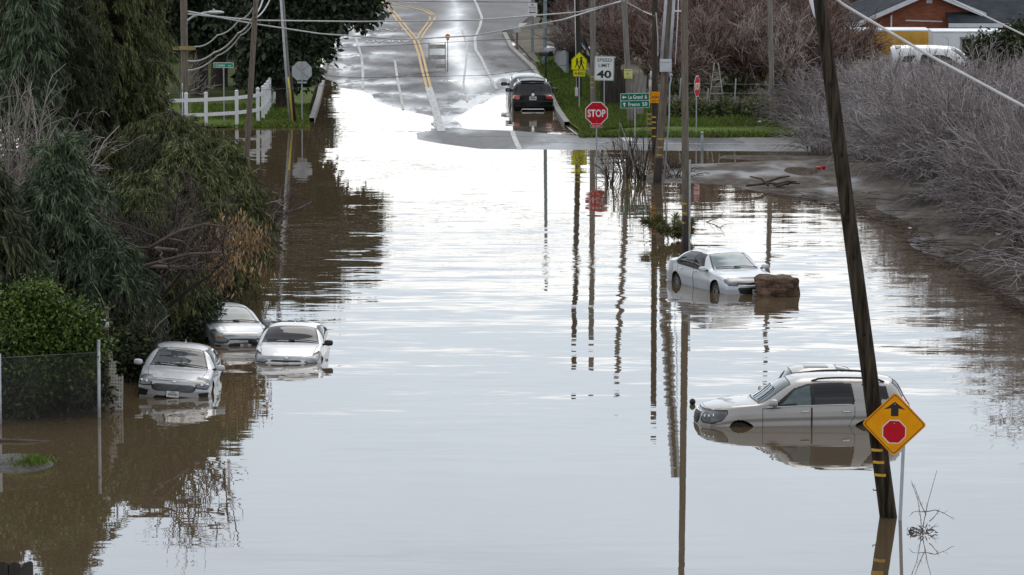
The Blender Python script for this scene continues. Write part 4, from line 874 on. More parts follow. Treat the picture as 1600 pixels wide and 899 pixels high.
# ------------------------------------------------------------------ utility poles
def pole(label, bx, by, tx, ty, m, dia, H=None, dtop=.72, group='utility poles', wet=0., bands=(), name='utility_pole', cat='utility pole', face=-1):
    b = ground(bx, by); t = at_depth(tx, ty, b.y); dirv = (t-b)/(t.z-b.z); H = H or t.z-b.z
    g = thing(name, label, cat, b, group=group); top = dirv*H; n = 9; pts = []; rs = []
    for i in range(n+1):
        f = i/n; z = -1.0*(1-f)+H*f; pts.append(dirv*z); rs.append(dia/2*(1-(1-dtop)*f))
    o = MB().tube(pts, rs, 14).build('shaft', M[m], g)
    for bpx, bpy_, side in bands:
        z = at_depth(bpx, bpy_, b.y).z-b.z; c = dirv*z; r = dia/2*(1-(1-dtop)*(z+1)/(H+1))
        mb = MB(); pts2 = [(c.x+(r+.006)*math.sin(a+side), c.y-(r+.006)*math.cos(a+side), c.z) for a in np.linspace(-.75,.75,7)]
        v = [(x,y,zz-.028) for x,y,zz in pts2]+[(x,y,zz+.028) for x,y,zz in pts2]; mb.add(v, [(i,i+1,8+i,7+i) for i in range(6)]); mb.build('reflective_band', M['band'], g)
    g_dir[g.name] = (b, dirv, H, dia); return g
g_dir = {}
def along(g, px, py):       # point on a pole's axis (local) level with a photo row
    b, dv, H, dia = g_dir[g.name]; z = at_depth(px, py, b.y).z-b.z; return dv*z
P1 = pole('tall dark utility pole leaning left beside the amber diamond sign', 1388, 808, 1281, 0, 'lean_pole', .37, 11.5, .72, bands=[(1374,702,-.45),(1376,721,-.45),(1378,741,-.45)])
c = along(P1, 1322, 330)
for k, (px, py) in enumerate(((1310,130),(1318,240),(1330,340),(1352,520),(1366,600),(1337,400))):
    c = along(P1, px, py); MB().sphere((c.x+.03*math.sin(k*2), c.y-.165, c.z), .05, 10, 6, 0, (.8,.3,1.3)).build('knot', M['dark_void'], P1)
c = along(P1, 1383, 765); MB().tube([c+Vector((-.16,-.1,0)), c+Vector((-.24,-.12,0)), c+Vector((-.245,-.12,.03))], .012, 6).build('step_bolt', M['trim'], P1)
P2 = pole('tall straight weathered utility pole with three yellow bands, behind the pale saloon', 1071.5, 393, 1069.5, 0, 'wood_pole', .25, 12, .78, bands=[(1070,318,-.5),(1070,333,-.5),(1070,348,-.5)])
c = MB(); c.tube([(0,-.13,-1),(0,-.135,1.5)], .135, 12); o = MB().tube([(0,0,-1),(.0,0,1.15)], .131, 14).build('wet_butt', M['dark_pole'], P2)
g = thing('steel_post', 'thin bare galvanised post standing against the straight utility pole in the water', 'post', ground(1077, 395)+Vector((0,-.22,0)))
MB().box((0,0,.7),(.06,.05,4.6)).build('channel', M['galv'], g); MB().box((0,-.04,.8),(.075,.02,.05)).build('reflective_band', M['band'], g)
P3 = pole('utility pole with a grey meter box and two conduits, its butt standing in bare shrubs', 1027, 284, 1047, 0, 'wood_pole', .32, 11, .8, bands=[(1027,217,.1),(1026,230,.1),(1025,242,.1)])
b, dv, H, dia = g_dir[P3.name]
o = MB().tube([dv*-1, dv*.9], .166, 14).build('wet_butt', M['dark_pole'], P3)
zb = at_depth(1039,102,b.y).z-b.z; c = dv*zb; mbx = MB().box((c.x+.0,c.y-.27,c.z),(.44,.16,.48)).build('meter_box', M['box_grey'], P3, .015)
MB().box((c.x,c.y-.36,c.z+.0),(.36,.015,.38)).build('box_door', M['box_grey'], mbx, .005)
mb = MB()
for i in range(5): mb.box((c.x-.12+i*.06, c.y-.37, c.z+.12),(.03,.008,.02))
mb.build('vent_slot', M['trim'], mbx)
for s in (-1,1):
    top = dv*H; MB().tube([(c.x+s*.16,c.y-.24,c.z+.2),(c.x+s*.15+dv.x*1.5,c.y-.24,c.z+1.7),(top.x+s*.12,top.y-.2,top.z)], .058, 10).build('conduit', M['conduit'], P3)
MB().tube([(c.x+.13,c.y-.2,c.z-.2),(c.x+.2,c.y-.2,c.z-.5),(c.x+.15,c.y-.2,c.z-.75),(c.x+.14,c.y-.12,c.z-2),(.2,-.15,-.4)], .03, 8).build('cable', M['conduit'], P3)
MB().tube([(c.x+.17,c.y-.2,c.z-.28),(c.x+.24,c.y-.2,c.z-.38),(c.x+.17,c.y-.2,c.z-.5)], .03, 8).build('cable_loop', M['conduit'], P3)
a1 = along(P3, 1052, 17); MB().box((a1.x+.33,a1.y-.2,a1.z),(.5,.04,.05)).build('bracket', M['white_pvc'], P3); MB().tube([(a1.x+.35,a1.y-.2,a1.z+1.6),(a1.x+.32,a1.y-.2,a1.z),(a1.x+.22,a1.y-.2,a1.z-2)], .02, 6).build('insulator_rod', M['white_pvc'], P3)
P4 = pole('dark brown utility pole carrying an orange CASH board, close behind the meter box pole', 1023, 241, 1023.5, 0, 'bark', .27, 11, .85, bands=[(1019,183,-.4),(1019,191,-.4),(1019,200,-.4),(1019,213,-.4)])
P5 = pole('grey utility pole with a small lime board nailed to it', 985, 193, 975, 0, 'grey_pole', .27, 11, .8, name='utility_pole')
P6 = pole('grey weathered utility pole behind the STOP sign with three yellow bands', 927, 172, 926, 0, 'grey_pole', .28, 11, .85, bands=[(923,120,-.5),(923,129,-.5),(923,137,-.5)])
P7 = pole('near black utility pole with a white cable guard, behind the lime school sign', 905, 155, 902, 0, 'dark_pole', .29, 12, .8)
b, dv, H, dia = g_dir[P7.name]; MB().tube([(-.12,-.15,.1),(dv.x*3-.12,-.15,3),(dv.x*7-.12,-.15,7)], .018, 8).build('cable_guard', M['white_pvc'], P7)
MB().box((-.13,-.2,.35),(.14,.12,.4)).build('junction_box', M['white_pvc'], P7)
P8 = pole('blue grey steel lighting column beyond the black mailbox', 851, 103, 852, 0, 'teal_steel', .21, 9.5, .8, name='lighting_column', cat='lamp post', group=None)
MB().box((0,0,.18),(.3,.3,.36)).build('base_plate', M['teal_steel'], P8); MB().tube([(0,0,9.4),(-.5,-.1,9.9),(-1.8,-.3,10)], .05, 8).build('arm', M['teal_steel'], P8); MB().box((-2.05,-.34,9.99),(.6,.24,.12)).build('lamp_head', M['teal_steel'], P8, .03)
P9 = pole('slim grey pole standing among the bare orchard trees with one yellow band', 1207, 190, 1203, 0, 'grey_pole', .24, 10, .8, bands=[(1208,153,0)])
P10 = pole('dark wooden utility pole with a cobra head street lamp on the left', 290, 196, 287, 0, 'wood_pole', .33, 6.9, .9)
b, dv, H, dia = g_dir[P10.name]
lp = lambda px, py: at_depth(px, py, b.y-.25)-b
MB().tube([lp(291,38), lp(294,31), lp(302,26), lp(318,20.5), lp(328,19.5)], .05, 8).build('lamp_arm', M['conduit'], P10)
mb = MB(); cc = lp(336,19.5); mb.sphere(cc, .4, 16, 10, 0, (1.,.45,.2)); mb.disc((cc.x-.06,cc.z+.1), .06, cc.y-.06, cc.y+.06, 10); mb.build('lamp_head', M['conduit'], P10)
a1 = along(P10, 290, 75); MB().box((a1.x-.0,a1.y-.2,a1.z),(1.0,.1,.16)).build('crossarm', M['crossarm'], P10)
a1 = along(P10, 288, 130); MB().tube([(-.1,-.18,-.2),(a1.x-.1,a1.y-.18,a1.z)], .02, 6).build('ground_rod', M['white_pvc'], P10)
P11 = pole('slightly leaning brown utility pole at the water edge left of the flooded road', 385, 250, 400, 0, 'wood_pole', .235, 10, .85)
P12 = pole('leaning pale pole with grey conduit and a yellow guard, by the left corner lawn', 456, 193, 441.5, 0, 'grey_pole', .17, 10, .85)
b, dv, H, dia = g_dir[P12.name]
MB().tube([dv*.4+Vector((-.08,-.09,0)), dv*3+Vector((-.08,-.09,0)), dv*(H-.5)+Vector((-.05,-.09,0))], .05, 8).build('conduit', M['conduit'], P12)
MB().tube([dv*-.3+Vector((.05,-.15,0)), dv*1.4+Vector((.02,-.15,0)), dv*2.05+Vector((-.01,-.15,0))], .04, 8).build('guard', M['guard_yellow'], P12)
MB().tube([dv*.1+Vector((.13,.05,0)), dv*2.2+Vector((.1,.05,0))], .075, 8).build('dark_backing', M['dark_pole'], P12)
# boards on poles
g = thing('advert_board', 'orange CASH board nailed to the dark brown pole behind the meter box pole', 'sign', at_depth(1021.5,151.5,ground(1023,241).y-.22))
MB().prism([(-.22,-.24),(.24,-.25),(.24,.2),(-.22,.21)], -.006, .006).build('panel', M['amber'], g)
text_obj('lettering','Buy Houses',.36,.07,M['black'],g,(0,-.008,.12),.01); text_obj('lettering','CASH',.4,.13,M['black'],g,(0,-.008,-.01),.03); text_obj('lettering','5-555-4',.38,.1,M['black'],g,(0,-.008,-.16),.02)
g = thing('notice_board', 'small lime notice nailed to the grey pole beside the speed limit sign', 'sign', at_depth(981.5,115.5,ground(985,193).y-.2))
MB().prism([(-.18,-.2),(.18,-.21),(.18,.2),(-.18,.21)], -.006, .006).build('panel', M['pale_yellow'], g)
MB().prism([(-.12,-.05),(-.02,.06),(.06,-.05)], -.009,-.0065).build('printed_picture', M['fence_grey'], g); MB().box((0,-.008,.14),(.26,.003,.04)).build('printed_line', M['fence_grey'], g); MB().box((0,-.008,-.14),(.26,.003,.035)).build('printed_line', M['fence_grey'], g)
for i, (px, py, h, m, lab) in enumerate(((1016,126,1.0,'box_grey','short white pipe fixed above the orange CASH board'),)):
    g = thing('pipe', lab, 'pipe', at_depth(px,py+20,ground(1023,241).y-.25)); MB().tube([(0,0,.0),(0,0,.55)], .05, 10).build('lower_pipe', M['lattice'], g); MB().tube([(.02,0,.55),(.03,0,.9)], .035, 10).build('upper_pipe', M['conduit'], g)
# ladder lying behind the poles: rungs beside the brown pole
g = thing('wooden_ladder', 'narrow timber ladder leaning against the dark brown pole', 'ladder', ground(1016,214)+Vector((0,-.2,0)))
zt = zof(1016,214,176)
for s in (-1,1): MB().box((s*.14,0,zt/2),(.03,.04,zt+.1)).build('rail', M['crossarm'], g)
for i in range(5): MB().box((0,-.01,.15+i*zt/5),(.3,.05,.06)).build('rung', M['crossarm'], g)
# posts and small street things
def stick(name, label, cat, px, py, h, r, m, lean=(0,0), capm=None):
    g = thing(name, label, cat, ground(px, py)); MB().tube([(0,0,-.8),(lean[0]*h,lean[1]*h,h)], r, 10).build('post', M[m], g)
    if capm: MB().tube([(lean[0]*h,lean[1]*h,h-.02),(lean[0]*h*1.02,lean[1]*h,h+.06)], r*1.15, 10).build('cap', M[capm], g)
    return g
stick('marker_post', 'pale grey plastic marker post at the edge of the crossing road', 'post', 1097, 236, .72, .055, 'teal_steel', capm='galv')
stick('guy_guard', 'white plastic tube standing beside the meter box pole', 'tube', 1036, 250, 1.9, .05, 'white_pvc', (-.05,0), 'galv')
stick('stake', 'short pale wooden stake poking out of the muddy water on the left', 'stake', 357.5, 746, .34, .03, 'lattice', capm='lattice')
def mailbox(label, px, py, ztop, m, tilt=0):
    g = thing('mailbox', label, 'mailbox', ground(px, py)); MB().box((0,0,ztop/2-.3),(.09,.09,ztop+.5)).build('post', M['black' if m == 'black' else 'wood_pole'], g)
    n = 10; pr = [(-.2,0),(.2,0)]+[(.2*math.cos(PI*i/n),.12+.13*math.sin(PI*i/n)) for i in range(n+1)]
    o = MB().prism(pr, -.3, .3).build('box', M[m], g); o.location.z = ztop
    if m == 'black': o.rotation_euler.z = .9
    MB().box((.205,0,.12),(.015,.05,.14)).build('flag', M['red_board'], o)
mailbox('black mailbox on a slim black post on the grass beside the parked cars', 853, 130, 1.35, 'black')
mailbox('pale grey mailbox on a bent timber post by the driveway', 808, 78, 1.0, 'box_grey')
# barricade with orange lamp on the road
gr = ground(683, 112); g = thing('barricade', 'pale three board road barricade standing on the wet road', 'barricade', gr, (0,0,.02))
k = S(112)
for s in (-1,1): MB().box((s*.42,0,.75),(.05,.05,1.5)).build('upright', M['sign_back'], g); MB().box((s*.42,0,.03),(.06,1.1,.06)).build('foot', M['sign_back'], g)
for z in (.28,.75,1.3):
    o = MB().box((0,-.04,z),(.92,.025,.22)).build('board', M['lattice'], g); o['label'] = 'pale grey barricade board'
MB().tube([(.55,-.02,-.1),(.55,-.02,1.7)], .022, 8).build('lamp_post', M['fence_grey'], g)
o = MB().disc((.55,1.82), .13, -.06, .04, 20).build('warning_lamp', M['glow_lens'], g); MB().box((.55,-.01,1.68),(.14,.09,.1)).build('lamp_base', M['glow_lens'], o)

# road words (read by drivers coming towards us)
def road_word(txt, cx, cy, w):
    c = ground(cx, cy); o = text_obj('road_lettering', txt, w, 2.2, M['line_white'], None, c+Vector((0,0,.045)), .015, (-PI/2, 0, PI))
    tag(o, kind='structure'); return o
road_word('STOP', 605, 47.5, 2.5); road_word('AHEAD', 606, 65.5, 2.6)

# ------------------------------------------------------------------ cables
def cable(label, pts, r, m='wire', sag=0.):
    """pts: (photo x, photo y, depth)"""
    P = [at_depth(*p) for p in pts]; out = []
    for a, b in zip(P[:-1], P[1:]):
        n = 10
        for i in range(n): t = i/n; q = a.lerp(b, t); q.z -= sag*4*t*(1-t); out.append(q)
    out.append(P[-1]); c = out[0].copy(); o = MB().tube([p-c for p in out], r, 6).build('cable', M[m]); o.location = c
    return tag(o, label, 'cable', 'overhead cables')
dP = lambda P_: g_dir[P_.name][0].y
cable('thick pale overhead cable from the street lamp pole across the road', [(294,22,dP(P10)-.3),(400,32,195),(560,34,200),(740,32,200),(905,19,205),(975,2,dP(P5)-.2),(1010,-14,205)], .035)
cable('pale sagging overhead cable below the thick one, crossing the far road', [(294,18,dP(P10)-.3),(400,38,195),(500,53,200),(630,62,200),(740,56,205),(880,31,205),(970,2,210),(1000,-10,210)], .035)
cable('uppermost pale service cable curving down to the lamp pole crossarm', [(305,73,dP(P10)-.4),(340,55,198),(375,30,196),(398,8,dP(P11)-.2),(405,-8,185)], .03, sag=.15)
cable('middle pale service cable curving down to the lamp pole', [(294,95,dP(P10)-.35),(335,82,198),(372,52,196),(398,22,dP(P11)-.2),(412,-5,185)], .035, sag=.15)
cable('lowest pale service cable curving down to the lamp pole', [(294,110,dP(P10)-.35),(340,87,198),(376,55,196),(400,28,dP(P11)-.2),(425,-8,185)], .03, sag=.15)
cable('bright cable slanting down across the grey thicket from the leaning pole', [(1290,-14,94.2),(1320,9,94),(1445,83,92),(1610,172,90),(1660,200,89)], .03)
cable('bright cable slanting in front of the brick house roof', [(1460,-12,120),(1492,2,120),(1610,60,118),(1680,95,117)], .024)
cable('thin dark cable crossing high over the far road', [(520,1,230),(700,3,230),(900,4,232),(1210,17,240),(1350,24,240)], .014, 'dark_wire')
cable('thin dark cable crossing the barricade in the far road', [(420,112,215),(560,122,215),(760,118,215),(930,96,215)], .012, 'dark_wire')
cable('thin dark cable low over the wet far road', [(460,77,215),(600,72,215),(760,63,215),(940,58,215)], .011, 'dark_wire')
cable('thin dark cable in front of the left lawn', [(240,142,190),(350,144,190),(480,137,195),(700,110,205)], .01, 'dark_wire')
cable('thin grey guy wire dropping through the orchard towards the leaning pole', [(1205,-5,210),(1260,52,190),(1300,88,180),(1350,140,170)], .006, 'chain')
cable('second thin grey guy wire in front of the red orchard twigs', [(1180,-10,210),(1240,50,190),(1285,95,180),(1345,160,170)], .006, 'chain')
cable('pale cable dropping across the pole tops to the dark brown pole', [(975,2,dP(P5)-.3),(1005,18,208),(1022,25,dP(P4)-.2)], .022)
cable('pale drop cable on the dark brown pole', [(1025,20,dP(P4)-.3),(1028,60,dP(P4)-.3),(1028,88,dP(P4)-.3)], .022)
cable('white stay wire at the top of the leaning pole', [(1266,-4,95),(1273,20,95),(1279,32,95)], .05, 'fascia')
# ------------------------------------------------------------------ fences
def V3(p): return Vector((float(p[0]), float(p[1]), float(p[2])))
g0 = ground(424, 170)
fence = thing('rail_fence', 'white two rail vinyl fence turning the corner of the left lawn', 'fence', g0)
posts = [(232,206),(262,203),(291,199.5),(322,197),(370,194),(403,190),(411,186),(415,181),(418.5,176),(421.5,171),(424,166),(426,161),(428,156)]
W_ = [ground(*p) for p in posts]
for p in W_:
    q = p-g0; MB().box((q.x,q.y,.45),(.15,.15,1.9)).build('post', M['white_pvc'], fence, .008); MB().add([(q.x-.09,q.y-.09,1.4),(q.x+.09,q.y-.09,1.4),(q.x+.09,q.y+.09,1.4),(q.x-.09,q.y+.09,1.4),(q.x,q.y,1.47)],[(0,1,4),(1,2,4),(2,3,4),(3,0,4),(3,2,1,0)]).build('post_cap', M['white_pvc'], fence)
for a, b in zip(W_[:-1], W_[1:]):
    for z in (.45, 1.1):
        d = b-a; m_ = (a+b)/2-g0; L = d.xy.length-.14; MB().box((m_.x,m_.y,z),(L,.045,.15),(0,0,math.atan2(d.y,d.x))).build('rail', M['white_pvc'], fence)
# chain link fence on the left bank
gc = ground(155, 652)
cf = thing('chain_link_fence', 'rusty chain link fence with a steel corner post in front of the bright green bush', 'fence', gc)
a, b = ground(1,662)-gc, Vector((0,0,0)); d = b-a; d.z = 0; L = d.length; ux = d/L; hF = 1.55
Vv, Ff = [], []; mb = MB(); n = int((L+hF)/.075)
for k in range(n):
    for s in (1,-1):
        s0 = k*.075-(hF if s > 0 else 0); s1 = s0+s*hF if s > 0 else s0-hF; z0, z1 = 0., hF
        e0, e1 = s0, (s0+hF if s > 0 else s0-hF)
        def clip(sv, zv, so, zo):
            if sv < 0: f = (0-sv)/(so-sv); return 0., zv+(zo-zv)*f
            if sv > L: f = (L-sv)/(so-sv); return L, zv+(zo-zv)*f
            return sv, zv
        if max(e0,e1) <= 0 or min(e0,e1) >= L: continue
        c0 = clip(e0,z0,e1,z1); c1_ = clip(e1,z1,e0,z0)
        if abs(c0[0]-c1_[0]) < .05: continue
        mb.tube([a+ux*c0[0]+Vector((0,0,c0[1])), a+ux*c1_[0]+Vector((0,.004*s,c1_[1]))], .0032, 3, cap=False)
mb.build('wire_mesh', M['chain'], cf)
MB().tube([a+Vector((0,0,hF)), b+Vector((0,0,hF))], .014, 6).build('top_rail', M['chain'], cf)
for t in (0.,): q = a.lerp(b,t); MB().tube([q-Vector((0,0,.8)), q+Vector((0,0,hF+.1))], .03, 8).build('post', M['galv'], cf)
MB().tube([(0,0,-1),(0,0,1.85)], .042, 10).build('corner_post', M['galv'], cf)
q = ground(168,642)-gc; MB().box((q.x,q.y,.8),(.09,.09,3.4)).build('timber_post', M['wood_pole'], cf)
mb = MB(); mb.sphere((q.x-.08,q.y-.06,2.1),.13,14,10,0,(1.1,.7,.9)); mb.build('post_lamp', M['box_grey'], cf)
# broken lattice panel
gl = ground(180, 640); lp = thing('lattice_panel', 'broken piece of pale stained lattice standing in the water by the fence post', 'lattice', gl, (0,.02,0))
mb = MB()
for i in range(6):
    x = -.16+i*.065; h0 = [1.45,1.3,1.15,.85,.8,.82][i]; mb.box((x,0,(h0-.6)/2),(.042,.012,h0+.6))
for j in range(22):
    z = -.3+j*.08; x1 = -.18+(.36 if z < .8 else (.2 if z < 1.2 else .1)); 
    if z < 1.42: mb.box(((-.18+x1)/2,-.012,z),(x1+.18,.012,.045),(0,.15*math.sin(j*3.7),0))
mb.build('slats', M['lattice'], lp)
# dark board fence in the bottom left corner
gd = at(20, 930); fd = thing('board_fence', 'dark round topped picket fence in the bottom left corner', 'fence', V3(gd))
for i, (px, py, ya) in enumerate(((-14,905,0),(5,905,.0),(23,906,.0),(30,906,.9),(35,900,1.0),(40.5,893,1.05),(46,886,1.1))):
    p = at(px, 930-i*2.5 if i > 2 else 930); x, y = float(p[0]-gd[0]), float(p[1]-gd[1]); w = .23; zt = at_depth(px,(878,877,878,890,885,879,877)[i],float(p[1])).z
    pr = [(-w/2,-.6),(w/2,-.6)]+[(w/2*math.cos(t), zt-.09+.09*math.sin(t)) for t in np.linspace(0,PI,9)]
    o = MB().prism(pr,-.015,.015).build('picket', M['fence_dark'], fd); o.location = (x,y,0); o.rotation_euler.z = ya
MB().box((-.2,.05,.3),(1.0,.04,.09)).build('rail', M['fence_dark'], fd)
# corrugated fence right of the far road
ga = ground(867, 100); cg = thing('corrugated_fence', 'grey corrugated metal fence behind the black mailbox', 'fence', ga)
b = ground(884,118)-ga; d = b; n = 40; Vt = []
for i in range(n+1):
    t = i/n; q = d*t; off = .04*(1 if i % 4 < 2 else -1); nrm = Vector((-d.y,d.x,0)).normalized(); Vt += [q+nrm*off+Vector((0,0,-.3)), q+nrm*off+Vector((0,0,2.0))]
mb = MB(); mb.add(Vt, [(2*i,2*i+1,2*i+3,2*i+2) for i in range(n)]); o = mb.build('sheet', M['fence_grey'], cg); sl = o.modifiers.new('s','SOLIDIFY'); sl.thickness = .03
for t in (0,.5,1): q = d*t; MB().box((q.x+.1,q.y+.1,.9),(.08,.08,2.4)).build('post', M['galv'], cg)
# dark timber fence behind the speed limit sign
def plank_fence(name, label, p0, p1, h, m, wob=.15):
    a, b = ground(*p0), ground(*p1); g = thing(name, label, 'fence', a); d = b-a; L = d.xy.length; n = int(L/.17); mb = MB()
    for i in range(n):
        t = (i+.5)/n; hh = h*(1+random.uniform(-wob,wob)); mb.box((d.x*t, d.y*t, hh/2-.2),(.155,.03,hh+.4),(random.uniform(-.03,.03),random.uniform(-.03,.03),math.atan2(d.y,d.x)))
    mb.build('boards', M[m], g); m_ = d/2; MB().box((m_.x,m_.y+.05,h*.7),(L,.05,.1),(0,0,math.atan2(d.y,d.x))).build('rail', M[m], g); return g
plank_fence('board_fence', 'dark old timber fence behind the speed limit sign', (938,166), (978,167), 2.0, 'fence_dark')
plank_fence('board_fence', 'dark timber fence left of the orchard behind the near black pole', (870,98), (905,108), 1.3, 'fence_dark', .3)
g = plank_fence('board_fence', 'dark garden fence far back behind the orchard trees', (880,30), (1290,48), 2.0, 'fence_dark', .1)
for (px0,py0,px1,py1,lab) in ((993,180,998,118,'grey plank leaning behind the green direction sign'),(1000,182,1006,118,'second grey plank leaning beside the dark brown pole')):
    a = ground(px0,py0); t = at_depth(px1,py1,a.y+.6); g = tag(MB().box((0,0,0),(.3,.04,(t-a).length)).build('plank', M['grey_pole']), lab, 'plank'); g.location = (a+t)/2; g.rotation_euler = Vector((0,0,1)).rotation_difference((t-a)).to_euler()
# wire fence along the orchard
gw = ground(1060, 185); wf = thing('wire_fence', 'thin wire fence with steel posts between the verge and the orchard', 'fence', gw)
pp = [ground(x, 184) for x in (1060,1103,1146,1199,1250)]
for p in pp: q = p-gw; MB().tube([(q.x,q.y,-.2),(q.x+.1,q.y,1.75 if p is not pp[1] else 1.3)], .03, 8).build('post', M['fence_grey'], wf)
for z in (.3,.7,1.1,1.5): MB().tube([(p-gw).x*Vector((1,0,0))+(p-gw).y*Vector((0,1,0))+Vector((0,0,z)) for p in pp], .008, 4).build('wire', M['fence_grey'], wf)
# orchard step ladder
g = thing('step_ladder', 'white orchard step ladder standing under the reddish trees', 'ladder', ground(1119,172))
MB().tube([(-.38,0,-.1),(-.08,.35,2.1)], .03, 6).build('rail', M['lattice'], g); MB().tube([(.4,0,-.1),(.1,.35,2.1)], .03, 6).build('rail', M['lattice'], g)
for i in range(6): t = i/6; MB().box((0,.35*t*1.05+.0,.1+2.1*t*.9),(.74-.56*t,.06,.04)).build('rung', M['lattice'], g)
# ------------------------------------------------------------------ house, trailers
D0 = 262.
def hp(px, py, Y=D0): return at_depth(px, py, Y)
gz = ground(1430, 90).z
org = Vector((hp(1430,60).x, D0, .28)); H = thing('brick_house', 'red brick gabled house with dark shingle roofs behind the trailers', 'house', org)
def L_(px, py, Y=D0): q = hp(px,py,Y); return Vector((q.x-org.x, Y-D0, q.z-org.z))
eL, eR, pk = L_(1341,35), L_(1537,22), L_(1452,-14)
mb = MB(); mb.prism([(eL.x+.1,-.3),(eR.x-1.2,-.3),(eR.x-1.2,eR.z-.1),(eR.x,eR.z),(pk.x,pk.z),(eL.x+.1,eL.z)], 0, 14); 
M['brick'] = mat('red_brick', (.2,.06,.03), (.33,.115,.06), .85, scale=2, stretch=(1,1,4), bump=.01, bscale=12)
mb.build('wall', M['brick'], H)
def slab(pts, th, name, m, parent):
    v = [Vector(p) for p in pts]; n = (v[1]-v[0]).cross(v[2]-v[0]).normalized(); n = n if n.z > 0 else -n
    mb = MB(); mb.add(v+[p-n*th for p in v], [(0,1,2,3),(7,6,5,4),(0,4,5,1),(1,5,6,2),(2,6,7,3),(3,7,4,0)]); return mb.build(name, M[m], parent)
l0 = L_(1297,41); yo = -.55
r1 = slab([(pk.x,yo,pk.z+.12),(eL.x,yo,eL.z+.12),(eL.x,14.3,eL.z+.12),(pk.x,14.3,pk.z+.12)], .12, 'roof', 'shingle', H)
slab([(eL.x,yo,eL.z+.12),(l0.x,yo,l0.z+.16),(l0.x,14.3,l0.z+.16),(eL.x,14.3,eL.z+.12)], .12, 'porch_roof', 'shingle', H)
r2 = slab([(pk.x,yo,pk.z+.12),(eR.x+.1,yo,eR.z+.1),(eR.x+.1,14.3,eR.z+.1),(pk.x,14.3,pk.z+.12)], .12, 'roof', 'shingle', H)
for pa, pb in (((pk.x,pk.z),(eL.x,eL.z)),((eL.x,eL.z),(l0.x,l0.z+.04)),((pk.x,pk.z),(eR.x+.1,eR.z))):
    a = Vector((pa[0],yo-.03,pa[1]+.08)); b = Vector((pb[0],yo-.03,pb[1]+.08)); mb = MB(); h_ = .28
    mb.add([a,b,b-Vector((0,0,h_)),a-Vector((0,0,h_)),a+Vector((0,.04,0)),b+Vector((0,.04,0)),b+Vector((0,.04,-h_)),a+Vector((0,.04,-h_))],[(0,1,2,3),(7,6,5,4),(0,4,5,1),(1,5,6,2),(2,6,7,3),(3,7,4,0)]); mb.build('bargeboard', M['fascia'], H)
mb = MB(); q = L_(1452,1); mb.box((q.x,-.03,q.z),(.34,.05,.3)); vt = mb.build('attic_vent', M['fascia'], H)
# lower right wing
w0, w1 = L_(1478,36), L_(1660,36); wt = L_(1478,20)
slab([(w0.x,-1.6,w0.z+.1),(w1.x,-1.6,w1.z+.1),(w1.x,2.2,w0.z+1.3),(w0.x,2.2,w0.z+1.3)], .12, 'wing_roof', 'shingle', H)
MB().box(((w0.x+w1.x)/2,-1.63,w0.z-.06),(w1.x-w0.x,.05,.24)).build('wing_fascia', M['fascia'], H)
zt = L_(1540,5,D0+9).z; slab([(w0.x+2.2,1.9,w0.z+1.1),(w1.x,1.9,w0.z+1.1),(w1.x,9,zt),(w0.x+2.2,9,zt)], .12, 'main_roof', 'shingle', H)
MB().box(((w0.x+w1.x)/2+.3,.2,w0.z/2-.2),(w1.x-w0.x-.6,3.2,w0.z-.1)).build('wing_wall', M['brick'], H)
q = L_(1572,16); MB().tube([(q.x,3.5,q.z-.6),(q.x,3.5,q.z+.12)],.09,10).build('roof_vent', M['fascia'], H)
q = L_(1455,33); MB().box((q.x-.4,-.04,q.z),(2.1,.03,.07),(0,.03,0)).build('wall_pipe', M['fascia'], H)
q = L_(1392,30); MB().tube([(q.x,-.3,q.z-1.2),(q.x,-.3,q.z+.25)],.05,8).build('flue', M['fascia'], H); MB().tube([(q.x,-.3,q.z+.25),(q.x,-.3,q.z+.45)],.07,8).build('flue_cap', M['red_board'], H)
# second roof left behind with a white louvre
o2 = Vector((hp(1345,30,285).x, 285, .28)); H2 = thing('outbuilding', 'low outbuilding with a dark roof and a white louvred gable behind the leaning pole top', 'outbuilding', o2)
MB().box((0,3,1.1),(7.2,6,2.8)).build('wall', M['fence_dark'], H2)
zr = hp(1345,36,285).z-.28
slab([(-4,-.6,zr-.5),(4.,-.6,zr-.5),(4.,4,zr+1.6),(-4.,4,zr+1.6)], .1, 'roof', 'shingle', H2)
MB().tube([(-.9,-.1,zr-.25),(1.6,1.8,zr+.75)], .035, 6).build('roof_flashing', M['fascia'], H2)
mb = MB(); q = hp(1310,5,285)-o2; 
for i in range(6): mb.box((q.x-.1,-.9,q.z-.35+i*.14),(1.3,.05,.09),(.5,0,0))
mb.build('louvre', M['fascia'], H2)
# bright yellow shed roof behind the house
o3 = Vector((hp(1570,6,300).x,300,.28)); H3 = thing('shed', 'yellow roofed shed just visible over the brick house roof', 'shed', o3)
zt = hp(1570,1.5,300).z-.28; MB().box((2,2,zt/2-.3),(7,4,zt-.2)).build('wall', M['fence_dark'], H3); slab([(-1.9,-.5,zt-.25),(6,-.5,zt-.25),(6,4.5,zt+.5),(-1.9,4.5,zt+.5)],.12,'roof','band',H3)
